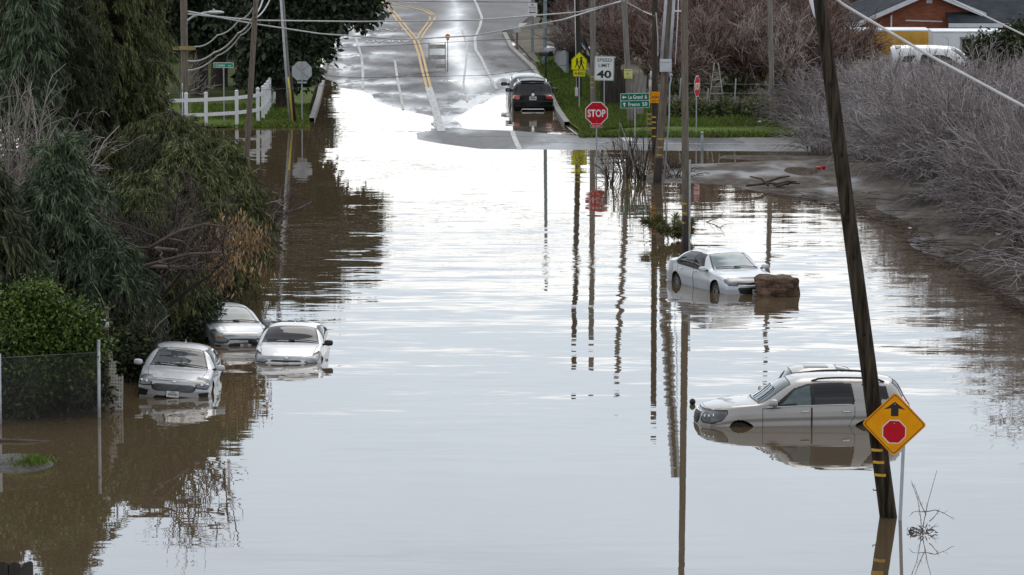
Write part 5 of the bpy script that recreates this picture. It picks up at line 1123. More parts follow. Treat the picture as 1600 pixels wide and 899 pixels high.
# orange container trailer and white trailers
def trailer(label, px0, px1, ptop, Y, h, m, depth=2.4, stripe=True):
    a, b = at_depth(px0,ptop,Y), at_depth(px1,ptop,Y); zt = a.z; z0 = zt-h; c = Vector(((a.x+b.x)/2, Y, z0)); g = thing('box_trailer', label, 'trailer', c); w = b.x-a.x
    MB().box((0,depth/2,h/2),(w,depth,h)).build('box', M[m], g, .06)
    MB().box((0,depth/2,h+.03),(w+.06,depth+.06,.12)).build('roof_edge', M['white_panel'], g, .05)
    mb = MB()
    for i in range(int(w/.6)): mb.box((-w/2+.3+i*.6,-.012,h/2),(.03,.02,h-.3))
    mb.build('side_rib', M[m], g)
    for s in (-1,1):
        for q in (.3,depth-.3): MB().disc((s*w*.32,.0),.38,q-.15,q+.1,18).build('wheel', M['rubber'], g)
    MB().box((0,depth/2,-.05),(w*.9,.8,.25)).build('chassis', M['trim'], g); return g
T1 = trailer('orange sided box trailer with a white roof, behind the grey thicket', 1312, 1452, 49, 250, 2.3, 'orange_panel')
T2 = trailer('plain white box trailer next to the orange one', 1457, 1566, 51, 246, 2.3, 'white_panel')
# white van with dark windscreen half hidden by twigs
gV = at_depth(1475, 112, 222); gV.z = .3
cV = dict(c5); cV.update(L=5.3, half=1.0, paint='p_white', screen_glass='g_mid', rear_parts=[], front_parts=c5['front_parts'], T=[(a*5.3/5.12, b+.12) for a, b in c5['T']])
cV['T'] = [(2.65,1.0),(2.3,1.12),(1.7,1.2),(1.4,1.3),(.7,1.85),(.3,2.0),(-1,2.05),(-2.5,2.03),(-2.65,1.95)]
kV = Car('van', 'white van nosed towards the fallen post, half hidden by the grey thicket', 'van', cV); kV.root.location = gV; kV.root.rotation_euler = (0,0,-.12); kV.mirror(.75,1.25)
g = thing('fallen_post', 'pale fallen post propped in front of the white van', 'post', at_depth(1533,128,214)); MB().tube([(-.45,0,.75),(.35,0,-.7)],.12,10).build('shaft', M['lattice'], g)
g = thing('open_doorway', 'dark doorway frame of a small white shed beside the white trailer', 'doorway', at_depth(1512,96,240)); MB().box((0,.4,0),(.62,.6,2.3)).build('painted_dark_inside', M['dark_void'], g)  # solid near-black block stands in for the unlit inside
for s in (-1,1): MB().box((s*.36,0,0),(.1,.1,2.4)).build('jamb', M['fence_grey'] if s < 0 else M['white_panel'], g)
MB().box((0,0,1.22),(.85,.1,.1)).build('lintel', M['fence_grey'], g)
# blue bin and scrap in the yard right of the road
g = thing('plastic_drum', 'blue plastic drum on a stand behind the grey pole with the lime board', 'drum', at_depth(968.5,60,ground(968,100).y))
mb = MB(); n = 18; pr = [(.23,0),(.24,.1),(.25,.12),(.24,.14),(.24,.42),(.25,.44),(.24,.46),(.23,.64),(.2,.66)]
mb.add([(r*math.cos(2*PI*j/n), r*math.sin(2*PI*j/n), z) for r,z in pr for j in range(n)], [(i*n+j,i*n+(j+1)%n,(i+1)*n+(j+1)%n,(i+1)*n+j) for i in range(len(pr)-1) for j in range(n)], 0, True); mb.build('drum', M['blue_plastic'], g)
MB().disc((0,.665),.2,-.2,.2,4).build('lid', M['blue_plastic'], g); g.children[1].rotation_euler = (0,0,0)
zg = -(g.location.z-.28)
for sx, sy in ((-.2,-.2),(.2,-.2),(-.2,.2),(.2,.2)): MB().box((sx,sy,zg/2),(.05,.05,-zg+.1)).build('stand_leg', M['fence_dark'], g)
# low pale blue covered trailers behind the yard
g = thing('flatbed_trailer', 'low trailer with a pale blue sheet, behind the poles', 'trailer', ground(930,98)); MB().box((-.4,0,.75),(4.6,1.8,.14)).build('deck', M['fascia'], g); MB().box((-1.2,0,.95),(1.3,1.5,.3)).build('sheeted_load', mat('pale_blue_sheet',(.3,.5,.62),(.4,.6,.7),.5), g, .08)
for s in (-1,1): MB().disc((s*1.2,.32),.32,-.95,-.75,16).build('wheel', M['rubber'], g)
# rock, debris
rk = bmesh.new(); bmesh.ops.create_icosphere(rk, subdivisions=4, radius=1)
for v in rk.verts:
    p = v.co; m_ = max(abs(p.x)**3+abs(p.y)**3+abs(p.z)**3.5, 1e-6)**.31; p = p/m_*1.0
    n = float(fnoise(np.array([p.x*1.7+p.z*1.1]), np.array([p.y*1.7-p.z*.8]), 9, 5)[0]); n2 = float(fnoise(np.array([p.x*5+p.y*3]), np.array([p.z*6-p.y*2]), 5, 4)[0]); n3 = float(fnoise(np.array([p.x*2.3]), np.array([p.z*9+p.y]), 15, 3)[0]); p *= 1.03+.26*n+.09*n2+.06*n3
    f = p.x*.35+p.z*.9
    p.z = min(p.z, .84-.22*p.x*.4+.05*n); v.co = Vector((p.x*.62, p.y*.5, p.z*.52+.12))
me = bpy.data.meshes.new('boulder'); rk.to_mesh(me); rk.free(); me.materials.append(M['rock'])
o = bpy.data.objects.new('boulder', me); COL.objects.link(o); p = at(1217, 462); o.location = (float(p[0]), float(p[1])+.1, .0); tag(o, 'big brown flat topped boulder in the water in front of the pale saloon', 'boulder')
mb = MB(); 
for i in range(5): a = [(-.9,0,.04),(-.2,.3,.12),(-.1,-.2,.06),(.1,.1,.05),(.2,-.3,.05)][i]; b = [(.7,.2,.06),(.75,.6,.34),(-.75,.4,.35),(.95,-.1,.2),(1.1,.3,.09)][i]; c = (Vector(a)+Vector(b))/2+Vector((.1,.1,.07)); mb.tube([a,c,b],[.05,.045,.025],6)
o = mb.build('driftwood', M['dead_wood']); o.location = ground(1204,292); tag(o, 'dead forked branch lying on the mud flat', 'driftwood')
g = thing('plastic_toy', 'small red plastic object lying at the mud puddle edge', 'litter', ground(1283,265)); MB().box((-.1,0,.06),(.2,.2,.13)).build('body', M['red_board'], g, .05); MB().sphere((.1,.02,.08),.08,10,8).build('knob', M['red'], g)
for lab, px, py, s in (('white scrap of paper on the mud by the shoreline',1422,359,.07),('white plastic scrap on the bank under the thicket',1560,368,.1),('white scrap lying on the far grass verge',1188,194,.14)):
    o = MB().add([(-s,0,0),(s,.02,0),(s*.8,s,s*.5),(-s*.7,s*.9,s*.7),(0,.3*s,s*.9)],[(0,1,4),(1,2,4),(2,3,4),(3,0,4)]).build('paper_scrap', M['white_pvc']); o.location = ground(px,py)+Vector((0,0,.02)); tag(o, lab, 'litter')
o = MB().sphere((0,0,.06),.075,14,10,0,(1,1,1.1)).build('floating_ball', M['black']); o.location = V3(at(1082,632)); tag(o, 'small dark ball floating left of the champagne SUV', 'ball')
o = MB().tube([(-.9,0,-.02),(-.3,.1,.02),(.3,0,.01),(.8,.15,-.02)],[.04,.05,.05,.03],8).build('log', M['dead_wood']); o.location = V3(at(22,691)); tag(o, 'thin log floating at the far left below the chain link fence', 'log')
# stranded mud hump on the left
px, py = np.meshgrid(np.linspace(-40,98,60), np.linspace(704,744,40)); p = at(px,py); u = (px-28)/62; v = (py-724)/15
hh = .2*(1-np.clip(u*u+v*v,0,1.8))+.035*fnoise(p[...,0].ravel()*3,p[...,1].ravel()*2,4).reshape(px.shape)-.03
M['hump'] = mat('wet_gravel_mud', (.045,.042,.04), (.12,.115,.11), .9, scale=7, bump=.03)
tag(np_mesh('mud_bank', np.stack([p[...,0],p[...,1],hh],-1), grid_faces(40,60), M['hump']), kind='structure')
# ------------------------------------------------------------------ plants (all vectorised)
def norm(v): return v/np.maximum(np.linalg.norm(v, axis=-1, keepdims=True), 1e-9)
def tubes(P, r0, r1, sides=3):
    """P (N,k,3) polylines -> verts, quads"""
    N, k, _ = P.shape; T = norm(np.gradient(P, axis=1)); a = np.where(np.abs(T[...,2:3]) > .9, np.array([1.,0,0]), np.array([0,0,1.])); U = norm(np.cross(T, a)); Wv = np.cross(T, U)
    t = np.linspace(0,1,k)[None,:,None,None]; r0 = np.broadcast_to(np.asarray(r0, float), (N,))[:,None,None,None]; r1 = np.broadcast_to(np.asarray(r1, float), (N,))[:,None,None,None]; R_ = r0*(1-t)+r1*t
    q = 2*PI*np.arange(sides)/sides; V = P[:,:,None,:]+R_*(np.cos(q)[None,None,:,None]*U[:,:,None,:]+np.sin(q)[None,None,:,None]*Wv[:,:,None,:])
    b = (np.arange(N)*k*sides)[:,None,None]+(np.arange(k-1)*sides)[None,:,None]; j = np.arange(sides); j2 = (j+1) % sides
    Fq = np.stack([b+j, b+j2, b+sides+j2, b+sides+j], -1).reshape(-1,4)
    return V.reshape(-1,3), Fq
def merge(parts):
    V, Fq, o = [], [], 0
    for v, f in parts: V.append(v); Fq.append(f+o); o += len(v)
    return np.concatenate(V), np.concatenate(Fq)
def leaves(P, D, length, width, taper=.35, fold=0.):
    N = len(P); L = np.broadcast_to(np.asarray(length, float), (N,))[:,None]; Wd = np.broadcast_to(np.asarray(width, float), (N,))[:,None]
    D = norm(D); S_ = norm(np.cross(D, norm(RNG.normal(size=(N,3))))); b = P; e = P+D*L; m = P+D*L*.45
    V = np.stack([b-S_*Wd*taper*.5, b+S_*Wd*taper*.5, m+S_*Wd*.5, e+S_*Wd*.08, e-S_*Wd*.08, m-S_*Wd*.5], 1).reshape(-1,3); i = np.arange(N)[:,None]*6
    return V, np.concatenate([i+np.array([0,1,2,5]), i+np.array([5,2,3,4])], 0)
def branch_out(P, n, lo, hi, length, spread, k=5, up=0., droop=0., wig=.15):
    """n child polylines growing from random places on parents P (N,k,3)"""
    N, kk, _ = P.shape; i = RNG.integers(0, N, n); s = RNG.uniform(lo, hi, n)*(kk-1); a = np.floor(s).astype(int).clip(0, kk-2); f = (s-a)[:,None]
    base = P[i,a]*(1-f)+P[i,a+1]*f; tan = norm(P[i,a+1]-P[i,a]); d = norm(tan+spread*norm(RNG.normal(size=(n,3)))+np.array([0,0,up]))
    L = np.broadcast_to(np.asarray(length, float), (n,))*RNG.uniform(.55,1.2,n); t = np.linspace(0,1,k)[None,:,None]
    w = np.cumsum(RNG.normal(size=(n,k,3))*wig/k, 1); w -= w[:,:1]
    Q = base[:,None,:]+(d[:,None,:]*t+w+np.array([0,0,-droop])*t**2)*L[:,None,None]
    return Q
def plant(name, label, cat, loc, group=None): return thing(name, label, cat, loc, (0,0,0), group)

# ---- conifers: a trunk, drooping boughs, needle sprays hanging from them
def conifer(label, loc, Hh, R, n_bough, n_spray, m, leaf=(.4,.05), low=.05, droop=.5, prof=None, hang=1.2, group='tall evergreens on the left bank', name='conifer', fan=.35):
    g = plant(name, label, 'tree', loc, group)
    tp = np.array([[[0,0,-.4],[.03,0,Hh*.3],[-.05,.05,Hh*.65],[0,0,Hh]]]); v, f = tubes(tp, .05*Hh**.6+.08, .03, 9); np_mesh('trunk', v, f, M['bark'], g)
    h = low+(1-low)*RNG.uniform(0,1,n_bough)**1.05; az = RNG.uniform(0,2*PI,n_bough); pr = (prof or (lambda q: (1-q)**.75*.95+.08))(h)
    L = R*pr*RNG.uniform(.6,1.15,n_bough); k = 6; t = np.linspace(0,1,k)[None,:]
    rad = L[:,None]*t; z = h[:,None]*Hh+L[:,None]*(.35*t-droop*t**2*1.25)
    B = np.stack([np.cos(az)[:,None]*rad, np.sin(az)[:,None]*rad, z], -1); B[:,1:] += RNG.normal(size=(n_bough,k-1,3))*.06
    tw = branch_out(B, n_bough*5, .25, .98, .55*R*.4+.2, .7, 4, 0, .5)
    v, f = merge([tubes(B, .045, .012, 4), tubes(tw, .014, .005, 3)]); np_mesh('limbs', v, f, M['bark'], g)
    A = np.concatenate([B[:,[0,2,3,5]][:, :], tw]) if False else tw
    i = RNG.integers(0, len(tw), n_spray); s = RNG.uniform(0,1,n_spray)*3; a = np.floor(s).astype(int).clip(0,2); fr = (s-a)[:,None]
    P_ = tw[i,a]*(1-fr)+tw[i,a+1]*fr+RNG.normal(size=(n_spray,3))*.05; tan = norm(tw[i,-1]-tw[i,0])
    D = tan*RNG.uniform(.2,1.,(n_spray,1))+np.array([0,0,-hang])*RNG.uniform(.3,1.2,(n_spray,1))+RNG.normal(size=(n_spray,3))*fan
    v, f = leaves(P_, D, leaf[0]*RNG.uniform(.5,1.3,n_spray), leaf[1]*RNG.uniform(.7,1.3,n_spray)); np_mesh('crown', v, f, M[m], g)
    return g
def gp(px, py): return ground(px, py)
# far group, around 150-170 m
conifer('broad dark olive conifer, its drooping crown the widest on the left bank', gp(172,290), 8.6, 2.0, 260, 62000, 'olive_needles', (.25,.036), .1, .42, lambda q: np.interp(q,[0,.15,.5,.85,1],[.55,.95,1,.85,.25]))
conifer('squat olive conifer below the street lamp pole', gp(268,318), 3.1, 2.4, 150, 42000, 'olive_needles', (.22,.034), .03, .45, lambda q: np.interp(q,[0,.15,.5,.85,1],[.75,1.05,.95,.7,.3]))
conifer('upright olive conifer just left of the street lamp pole', gp(222,285), 8.2, 1.12, 200, 38000, 'olive_needles', (.25,.036), .3, .45, lambda q: np.interp(q,[0,.3,.5,.85,1],[.4,.5,.9,1.,.6]))
conifer('dark conifer at the far left edge behind the pale vines', gp(60,300), 9.5, 2.8, 190, 46000, 'dark_needles', (.26,.038), .05, .45, lambda q: np.interp(q,[0,.3,.8,1],[.8,1,.7,.1]))
conifer('very dark conifer filling the gap behind the broad olive one', gp(130,262), 9.0, 2.4, 170, 26000, 'dark_needles', (.34,.055), .02, .4, lambda q: np.interp(q,[0,.3,.8,1],[.9,1,.8,.2]))
conifer('low olive conifer overhanging the water on the left', gp(322,408), 3.8, 2.0, 190, 56000, 'olive_needles', (.2,.031), .1, .45, lambda q: np.interp(q,[0,.3,.7,1],[.9,1.05,.85,.2]))
conifer('low dark conifer leaning over the silver grey hatchback', gp(262,452), 4.3, 2.3, 190, 56000, 'dark_needles', (.2,.031), .15, .5, lambda q: np.interp(q,[0,.4,.8,1],[.85,1,.75,.2]))
conifer('blue green deodar with layered boughs at the far left', gp(95,560), 5.6, 2.2, 120, 26000, 'blue_needles', (.26,.035), .25, .38, lambda q: np.interp(q,[0,.25,.45,.7,1],[.6,1.05,.85,.55,.1]), .7, fan=.4)
conifer('small blue green conifer bough by the bright green bush', gp(175,575), 3.2, 1.25, 60, 11000, 'blue_needles', (.24,.035), .3, .4, lambda q: np.interp(q,[0,.4,.8,1],[.8,1.,.7,.2]), .8)
conifer('dark needled tree behind the chain link fence at the left edge', gp(-25,585), 5.2, 2.0, 110, 18000, 'dark_needles', (.3,.045), .05, .45)
conifer('olive conifer with hanging sprays right behind the silver grey hatchback', gp(292,470), 4.4, 1.75, 170, 46000, 'olive_needles', (.2,.031), .22, .45, lambda q: np.interp(q,[0,.4,.8,1],[.8,1,.75,.2]))
conifer('olive conifer with fine sprays between the deodar and the silver grey hatchback', gp(228,528), 4.4, 1.5, 150, 40000, 'olive_needles', (.2,.03), .25, .45, lambda q: np.interp(q,[0,.4,.8,1],[.8,1,.75,.2]))
# tall slim blue-green spire behind
conifer('slim blue green spire at the top left', gp(52,330), 8.9, 1.3, 110, 12000, 'blue_needles', (.36,.05), .3, .35, lambda q: np.interp(q,[0,.4,1],[1,.9,.3]))

# ---- broadleaf trees with clumped crowns
def broadleaf(name, label, loc, Hh, blobs, n_leaf, m, leaf=(.16,.09), trunk_r=.3, group=None, th=None, cat='tree', limbm='bark'):
    g = plant(name, label, cat, loc, group); C = np.array([b[:3] for b in blobs], float); Rr = np.array([b[3] for b in blobs], float); th = th or Hh*.35
    P0 = np.array([[[0,0,-.4],[.06,0,th*.5],[0,.05,th]]]); nb = len(blobs); k = 5; t = np.linspace(0,1,k)[None,:,None]
    Lb = np.array([0,.05,th])[None,None]*(1-t)+C[:,None,:]*t; Lb[:,1:-1] += RNG.normal(size=(nb,k-2,3))*.12; Lb[:,1:-1,2] += .25*Rr[:,None]
    br = branch_out(Lb, nb*10, .4, 1., Rr.mean()*.9, .9, 4, .2)
    v, f = merge([tubes(P0, trunk_r, trunk_r*.75, 10), tubes(Lb, trunk_r*.5, .04, 6)]); np_mesh('trunk', v, f, M[limbm], g)
    v, f = tubes(br, .03, .008, 3); np_mesh('branches', v, f, M[limbm], g)
    # clumps of leaves spread through each blob, thicker near its surface
    wt = Rr**2; nc = max(40, int(n_leaf/45)); bi = RNG.choice(nb, nc, p=wt/wt.sum()); d = norm(RNG.normal(size=(nc,3))); rad = Rr[bi]*RNG.uniform(.45,1.08,nc)**.7
    cc = C[bi]+d*rad[:,None]*np.array([1,1,.85]); ci = RNG.integers(0,nc,n_leaf); P_ = cc[ci]+RNG.normal(size=(n_leaf,3))*(.13+.1*Rr[bi][ci])[:,None]*.9
    D = norm(P_-C[bi][ci])*.5+RNG.normal(size=(n_leaf,3))*.7+np.array([0,0,-.25])
    v, f = leaves(P_, D, leaf[0]*RNG.uniform(.6,1.3,n_leaf), leaf[1]*RNG.uniform(.7,1.3,n_leaf)); np_mesh('crown', v, f, M[m], g)
    return g
def blobs_px(base, spec):   # (px, py, radius_px, depth offset) -> local blobs
    k = F/ (base.y); out = []
    for px, py, r, dy in spec: q = at_depth(px, py, base.y+dy)-base; out.append((q.x,q.y,q.z,r/k))
    return out
b = gp(440,170); broadleaf('evergreen_tree', 'big dark evergreen overhanging the flooded road on the left corner', b, 8, blobs_px(b, [(430,60,48,0),(468,95,36,-.5),(395,75,40,.5),(480,40,40,0),(520,25,38,0),(555,5,38,.5),(430,5,55,0),(500,-30,60,0),(380,10,50,1),(460,-80,70,0),(560,-40,40,0),(400,120,22,.5),(450,118,26,0),(478,70,34,-.4),(420,-60,60,1)]), 42000, 'dark_leaf', (.3,.16), .32, 'dark evergreens behind the left lawn', 3)
b = gp(312,150); broadleaf('evergreen_tree', 'dark evergreen with a very thick trunk behind the street lamp pole', b, 9, blobs_px(b, [(310,20,50,0),(345,50,34,.5),(280,50,40,0),(330,-30,70,0),(270,0,50,0),(375,40,36,.8),(300,-90,80,0)]), 16000, 'dark_leaf', (.34,.18), .42, 'dark evergreens behind the left lawn', 4)
b = gp(342,137); broadleaf('evergreen_tree', 'dark evergreen with the right hand thick trunk behind the street name sign', b, 9, blobs_px(b, [(345,25,48,0),(385,60,34,.5),(400,30,50,0),(350,-40,70,0),(420,90,30,1),(390,100,24,1)]), 14000, 'dark_leaf', (.36,.19), .45, 'dark evergreens behind the left lawn', 4)
for i, (px, py) in enumerate(((230,95),(400,88),(455,80),(300,82),(170,110),(100,120),(350,70))):
    b = gp(px,py); broadleaf('evergreen_tree', ['dark tree behind the left lawn, showing through the conifers','dark tree closing the left lawn between the pole and the corner evergreen','dark tree behind the corner evergreen trunk','dark tree behind the thick trunks','dark tree far left beyond the white fence','dark tree at the far left background','dark backmost tree behind the left lawn'][i], b, 9, blobs_px(b, [(px+dx,py-dy,r,random.uniform(-1,1)) for dx,dy,r in ((0,30,30),(-25,50,34),(28,55,34),(0,85,40),(-30,110,36),(30,115,36),(0,150,42))]), 9000, 'dark_leaf', (.42,.22), .3, 'dark evergreens behind the left lawn')
b = gp(70,632); broadleaf('citrus_bush', 'bright green leafy bush behind the chain link fence', b, 2.6, blobs_px(b, [(40,520,48,0),(90,525,46,0),(120,500,34,-.3),(60,490,40,.3),(20,490,38,.4),(140,540,30,0),(60,565,44,-.2),(10,560,40,0),(115,572,30,.2),(40,465,24,.2),(75,462,20,0)]), 26000, 'bright_leaf', (.1,.055), .08, None, .6, 'bush')
b = gp(60,618); broadleaf('shrub', 'dark shrub at the foot of the bright green bush', b, 1.2, blobs_px(b, [(20,600,40,.3),(80,610,36,.3),(130,600,30,.3)]), 6000, 'dark_needles', (.14,.06), .05, None, .3, 'bush')
for i, (px, py, lab) in enumerate(((20,640,'dark low shrub behind the left half of the chain link fence'),(105,636,'dark low shrub behind the right half of the chain link fence'),(195,596,'dark low shrub between the timber post and the nearest silver saloon'))):
    b = gp(px,py); broadleaf('shrub', lab, b, 1.3, blobs_px(b, [(px-25,py-25,34,.3),(px+20,py-30,36,.3),(px,py-55,34,.5),(px-30,py-70,28,.4)]), 6500, 'dark_needles', (.14,.06), .05, None, .3, 'bush')
for i, (px, py, lab) in enumerate(((1165,150,'mossy green bush among the orchard trunks left of the slim pole'),(1240,150,'mossy green bush between the slim pole and the leaning pole'),(1075,150,'mossy green bush behind the edge on stop sign'))):
    b = gp(px,py); broadleaf('bush', lab, b, 2.2, blobs_px(b, [(px-18,py-22,18,.3),(px+16,py-28,18,.3),(px,py-48,16,.5),(px+28,py-46,12,.4)]), 2200, 'olive_needles', (.22,.06), .06, 'mossy bushes under the orchard', .4, 'bush')
b = gp(1545,150); broadleaf('evergreen_shrub', 'dark green shrub over the grey thicket below the right end of the house', b, 3, blobs_px(b, [(1545,100,26,0),(1570,75,26,0),(1535,75,20,0),(1592,62,26,.3),(1560,120,26,0),(1525,95,16,0)]), 9000, 'dark_needles', (.2,.1), .1, None, 1, 'bush')
for i, (px, py, w, lab) in enumerate(((880,40,30,'dark green tree at the top behind the steel lighting column'),(905,28,30,'dark tree at the top behind the black pole'),(1110,22,34,'dark green tree top behind the middle of the orchard'),(1165,26,30,'dark green tree top right of the middle of the orchard'),(1230,30,36,'dark green tree top behind the slim banded pole'),(1280,22,36,'dark green tree left of the louvred outbuilding'),(960,18,36,'dark tree top behind the blue drum'),(1040,16,36,'dark tree top behind the meter box pole'))):
    b = gp(px,py); broadleaf('background_tree', lab, b, 5, blobs_px(b, [(px+dx*w/30,py-dy*w/30,r*w/30,random.uniform(-1,1)) for dx,dy,r in ((0,22,20),(-18,36,22),(20,38,22),(0,60,26),(-22,80,22),(22,84,22))+(((5,115,24),(-15,150,20),(12,190,22),(-4,235,16),(22,150,14)) if i in (2,3,4,5) else ())]), 7000 if i in (2,3,4,5) else 4500, 'dark_leaf', (.4,.2), .2, 'dark trees closing the view behind the orchard')

# ---- bare plants
def bare_tree(name, label, loc, Hh, R, m, n=(7,40,320,1500), group=None, trunk_r=.12, th=.9, tw=.008, up=.35, cat='tree', limbm=None, spread=.7, crown_flat=1.):
    g = plant(name, label, cat, loc, group); k = 5; t = np.linspace(0,1,k)[None,:,None]
    T0 = np.array([[[0,0,-.4],[.05,.02,th*.3],[-.03,.05,th*.7],[.02,.02,th]]]); az = RNG.uniform(0,2*PI,n[0]); el = RNG.uniform(.45,1.25,n[0])
    E = np.stack([np.cos(az)*np.cos(el)*R, np.sin(az)*np.cos(el)*R, th*.8+np.sin(el)*(Hh-th)*.75], -1); st = np.array([.02,.02,th*.85])[None,None]
    L1 = st*(1-t)+E[:,None,:]*t; L1[:,1:] += np.cumsum(RNG.normal(size=(n[0],k-1,3))*.1*R/2,1)
    L2 = branch_out(L1, n[1], .3, 1., Hh*.32, spread, 5, up, 0, .4); L3 = branch_out(L2, n[2], .2, 1, Hh*.2, spread, 4, up, 0, .4); L4 = branch_out(L3, n[3], .2, 1, Hh*.12, spread+.1, 3, up*.6, 0, .4)
    v, f = merge([tubes(T0, trunk_r, trunk_r*.8, 8), tubes(L1, trunk_r*.6, trunk_r*.18, 5)]); np_mesh('trunk', v, f, M[limbm or m], g)
    v, f = merge([tubes(L2, trunk_r*.22, tw*1.3, 4), tubes(L3, tw*1.7, tw, 3), tubes(L4, tw*1.1, tw*.6, 3)]); np_mesh('crown', v, f, M[m], g)
    return g, L3
def thicket_shrub(name, label, loc, Hh, R, ns, nt, m, arch=.6, group=None, r=.012, cat='shrub', up=.1, lean=(0,0)):
    g = plant(name, label, cat, loc, group); az = RNG.uniform(0,2*PI,ns); br = R*.35*np.sqrt(RNG.uniform(0,1,ns)); k = 6; t = np.linspace(0,1,k)[None,:]
    out = RNG.uniform(.15,1.,ns); L = Hh*RNG.uniform(.65,1.12,ns); low = np.arange(ns) > ns*.68; L = np.where(low, L*.5, L); out = np.where(low, RNG.uniform(.7,1.,ns), out)
    rad = br[:,None]+(R*out)[:,None]*t**1.4; z = L[:,None]*(t*1.25-arch*out[:,None]*t**2.2*.75)
    P_ = np.stack([np.cos(az)[:,None]*rad+lean[0]*t, np.sin(az)[:,None]*rad+lean[1]*t, z-.1], -1); P_[:,1:] += np.cumsum(RNG.normal(size=(ns,k-1,3))*.05,1)
    nl = max(3, ns//14); v, f = tubes(P_[:nl]*np.array([1.06,1.06,1.1]), r*2.6, r*.9, 4); np_mesh('long_stems', v, f, M['pale_twig'], g)
    T2 = branch_out(P_, nt, .25, 1, Hh*.24, .55, 4, up, .25, .3); T3 = branch_out(T2, nt, .2, 1, Hh*.12, .6, 3, up, .2, .3)
    v, f = tubes(P_, r*1.5, r*.6, 3); np_mesh('stems', v, f, M[m], g); v, f = merge([tubes(T2, r*.8, r*.45, 3), tubes(T3, r*.55, r*.35, 3)]); np_mesh('crown', v, f, M[m], g)
    return g
# right hand grey thicket: four built, the rest copied
protos = [thicket_shrub('bare_shrub', 'x', (0,0,0), 3.4+.3*(i % 2), 2.3, 150, 1100, 'grey_twig', .75, 'grey bare shrubs of the right hand thicket', .014) for i in range(4)]
spots = [(1262,196,.9),(1310,205,1.),(1290,240,.8),(1370,222,1.05),(1366,248,.9),(1430,240,1.1),(1428,272,1.),(1490,265,1.12),(1494,304,1.05),(1555,300,1.15),(1566,344,1.08),(1612,345,1.15),(1632,382,1.1),(1660,400,1.2),(1700,425,1.15),(1380,185,1.0),(1450,195,1.05),(1520,215,1.1),(1590,245,1.15),(1330,172,.9),(1400,155,.9),(1480,165,.95),(1560,180,1.05),(1640,290,1.2),(1440,140,.85),(1745,470,1.2)]
sl = ['at the left tip of the thicket, over the grass verge','second from the left tip of the thicket','arching low over the mud at the left end of the thicket','right of the leaning pole by the crossing road','over the mud right of the leaning pole','in the left middle of the thicket','overhanging the bank where the shoreline bends','in the middle of the thicket top','overhanging the middle of the bank','in the right middle of the thicket','hanging over the bank right of its middle','high at the right edge of the photo','hanging over the right part of the bank','at the right edge of the photo above the bank','lowest on the bank at the right edge','in the back row right of the leaning pole','in the back row under the orange trailer','in the back row under the white trailer','in the back row under the dark green shrub','farthest left in the back row','in the rearmost row under the left end of the orange trailer','in the rearmost row under the gap between the trailers','in the rearmost row under the white van','at the right edge below the dark green shrub','rearmost of all, under the middle of the orange trailer','at the bottom right end of the thicket']
spots += [(1460,215,1.0),(1540,250,1.1),(1400,205,1.),(1500,300,1.05),(1600,300,1.1),(1455,262,1.05),(1720,330,1.2),(1760,390,1.2),(1800,280,1.2),(1850,350,1.2),(1720,240,1.1),(1900,430,1.2),(1820,450,1.2)]
sl += ['in the middle row behind the bend of the bank','in the middle row towards the right edge','in the middle row just right of the leaning pole','inside the middle of the thicket, over the bank','inside the thicket near the right edge','inside the thicket above the shoreline bend']+['beyond the right edge of the view']*7
for i, (px, py, s) in enumerate(spots):
    o = protos[i] if i < 4 else copy_tree(protos[i % 4]); o.location = gp(px,py); o.rotation_euler.z = random.uniform(0,6.28); o.scale = (s*random.uniform(.92,1.1),s*random.uniform(.92,1.1),s*random.uniform(.88,1.08)); o.scale.z *= (.52 if 1390 < px < 1530 else .68) if py < 200 else (.78 if py < 250 else 1); o['label'] = 'grey bare shrub '+sl[i]
# orchard
op = [bare_tree('orchard_tree', 'x', (0,0,0), 3.9, 2.0, 'red_twig', (8,50,480,1700), 'bare orchard trees right of the road', .13, .9, .012, .45, 'tree', 'moss_branch')[0] for i in range(3)]
os_ = [(1065,172),(1110,160),(1160,165),(1205,172),(1085,140),(1140,132),(1190,138),(1240,150),(1010,140),(1040,120),(960,125),(925,120),(1060,100),(1120,98),(1180,102),(1235,115),(1280,130),(985,95),(900,95),(1090,75),(1150,72),(1215,80),(1270,92),(1020,72),(950,75),(1300,150)]
ol = ['right behind the straight utility pole','beside the white step ladder','in the front row between ladder and slim pole','at the slim banded pole','in the second row right of the straight pole','in the second row behind the ladder','in the second row left of the slim pole','in the second row right of the slim pole','left of the meter box pole','behind the meter box pole','behind the speed limit sign','behind the lime school sign','in the third row behind the straight pole','in the third row above the ladder','in the third row left of the slim pole','in the third row right of the slim pole','left of the leaning pole','behind the lime notice board','behind the near black pole','in the back row right of the straight pole','in the back row in the middle','in the back row behind the slim pole','in the back row near the leaning pole','in the back row behind the brown pole','in the back row by the blue drum','behind the left tip of the grey thicket']
for i, (px, py) in enumerate(os_):
    o = op[i] if i < 3 else copy_tree(op[i % 3]); o.location = gp(px,py); o.rotation_euler.z = random.uniform(0,6.28); s = random.uniform(.85,1.1); o.scale = (s*1.1,s*1.1,s); o['label'] = 'bare reddish orchard tree '+ol[i]
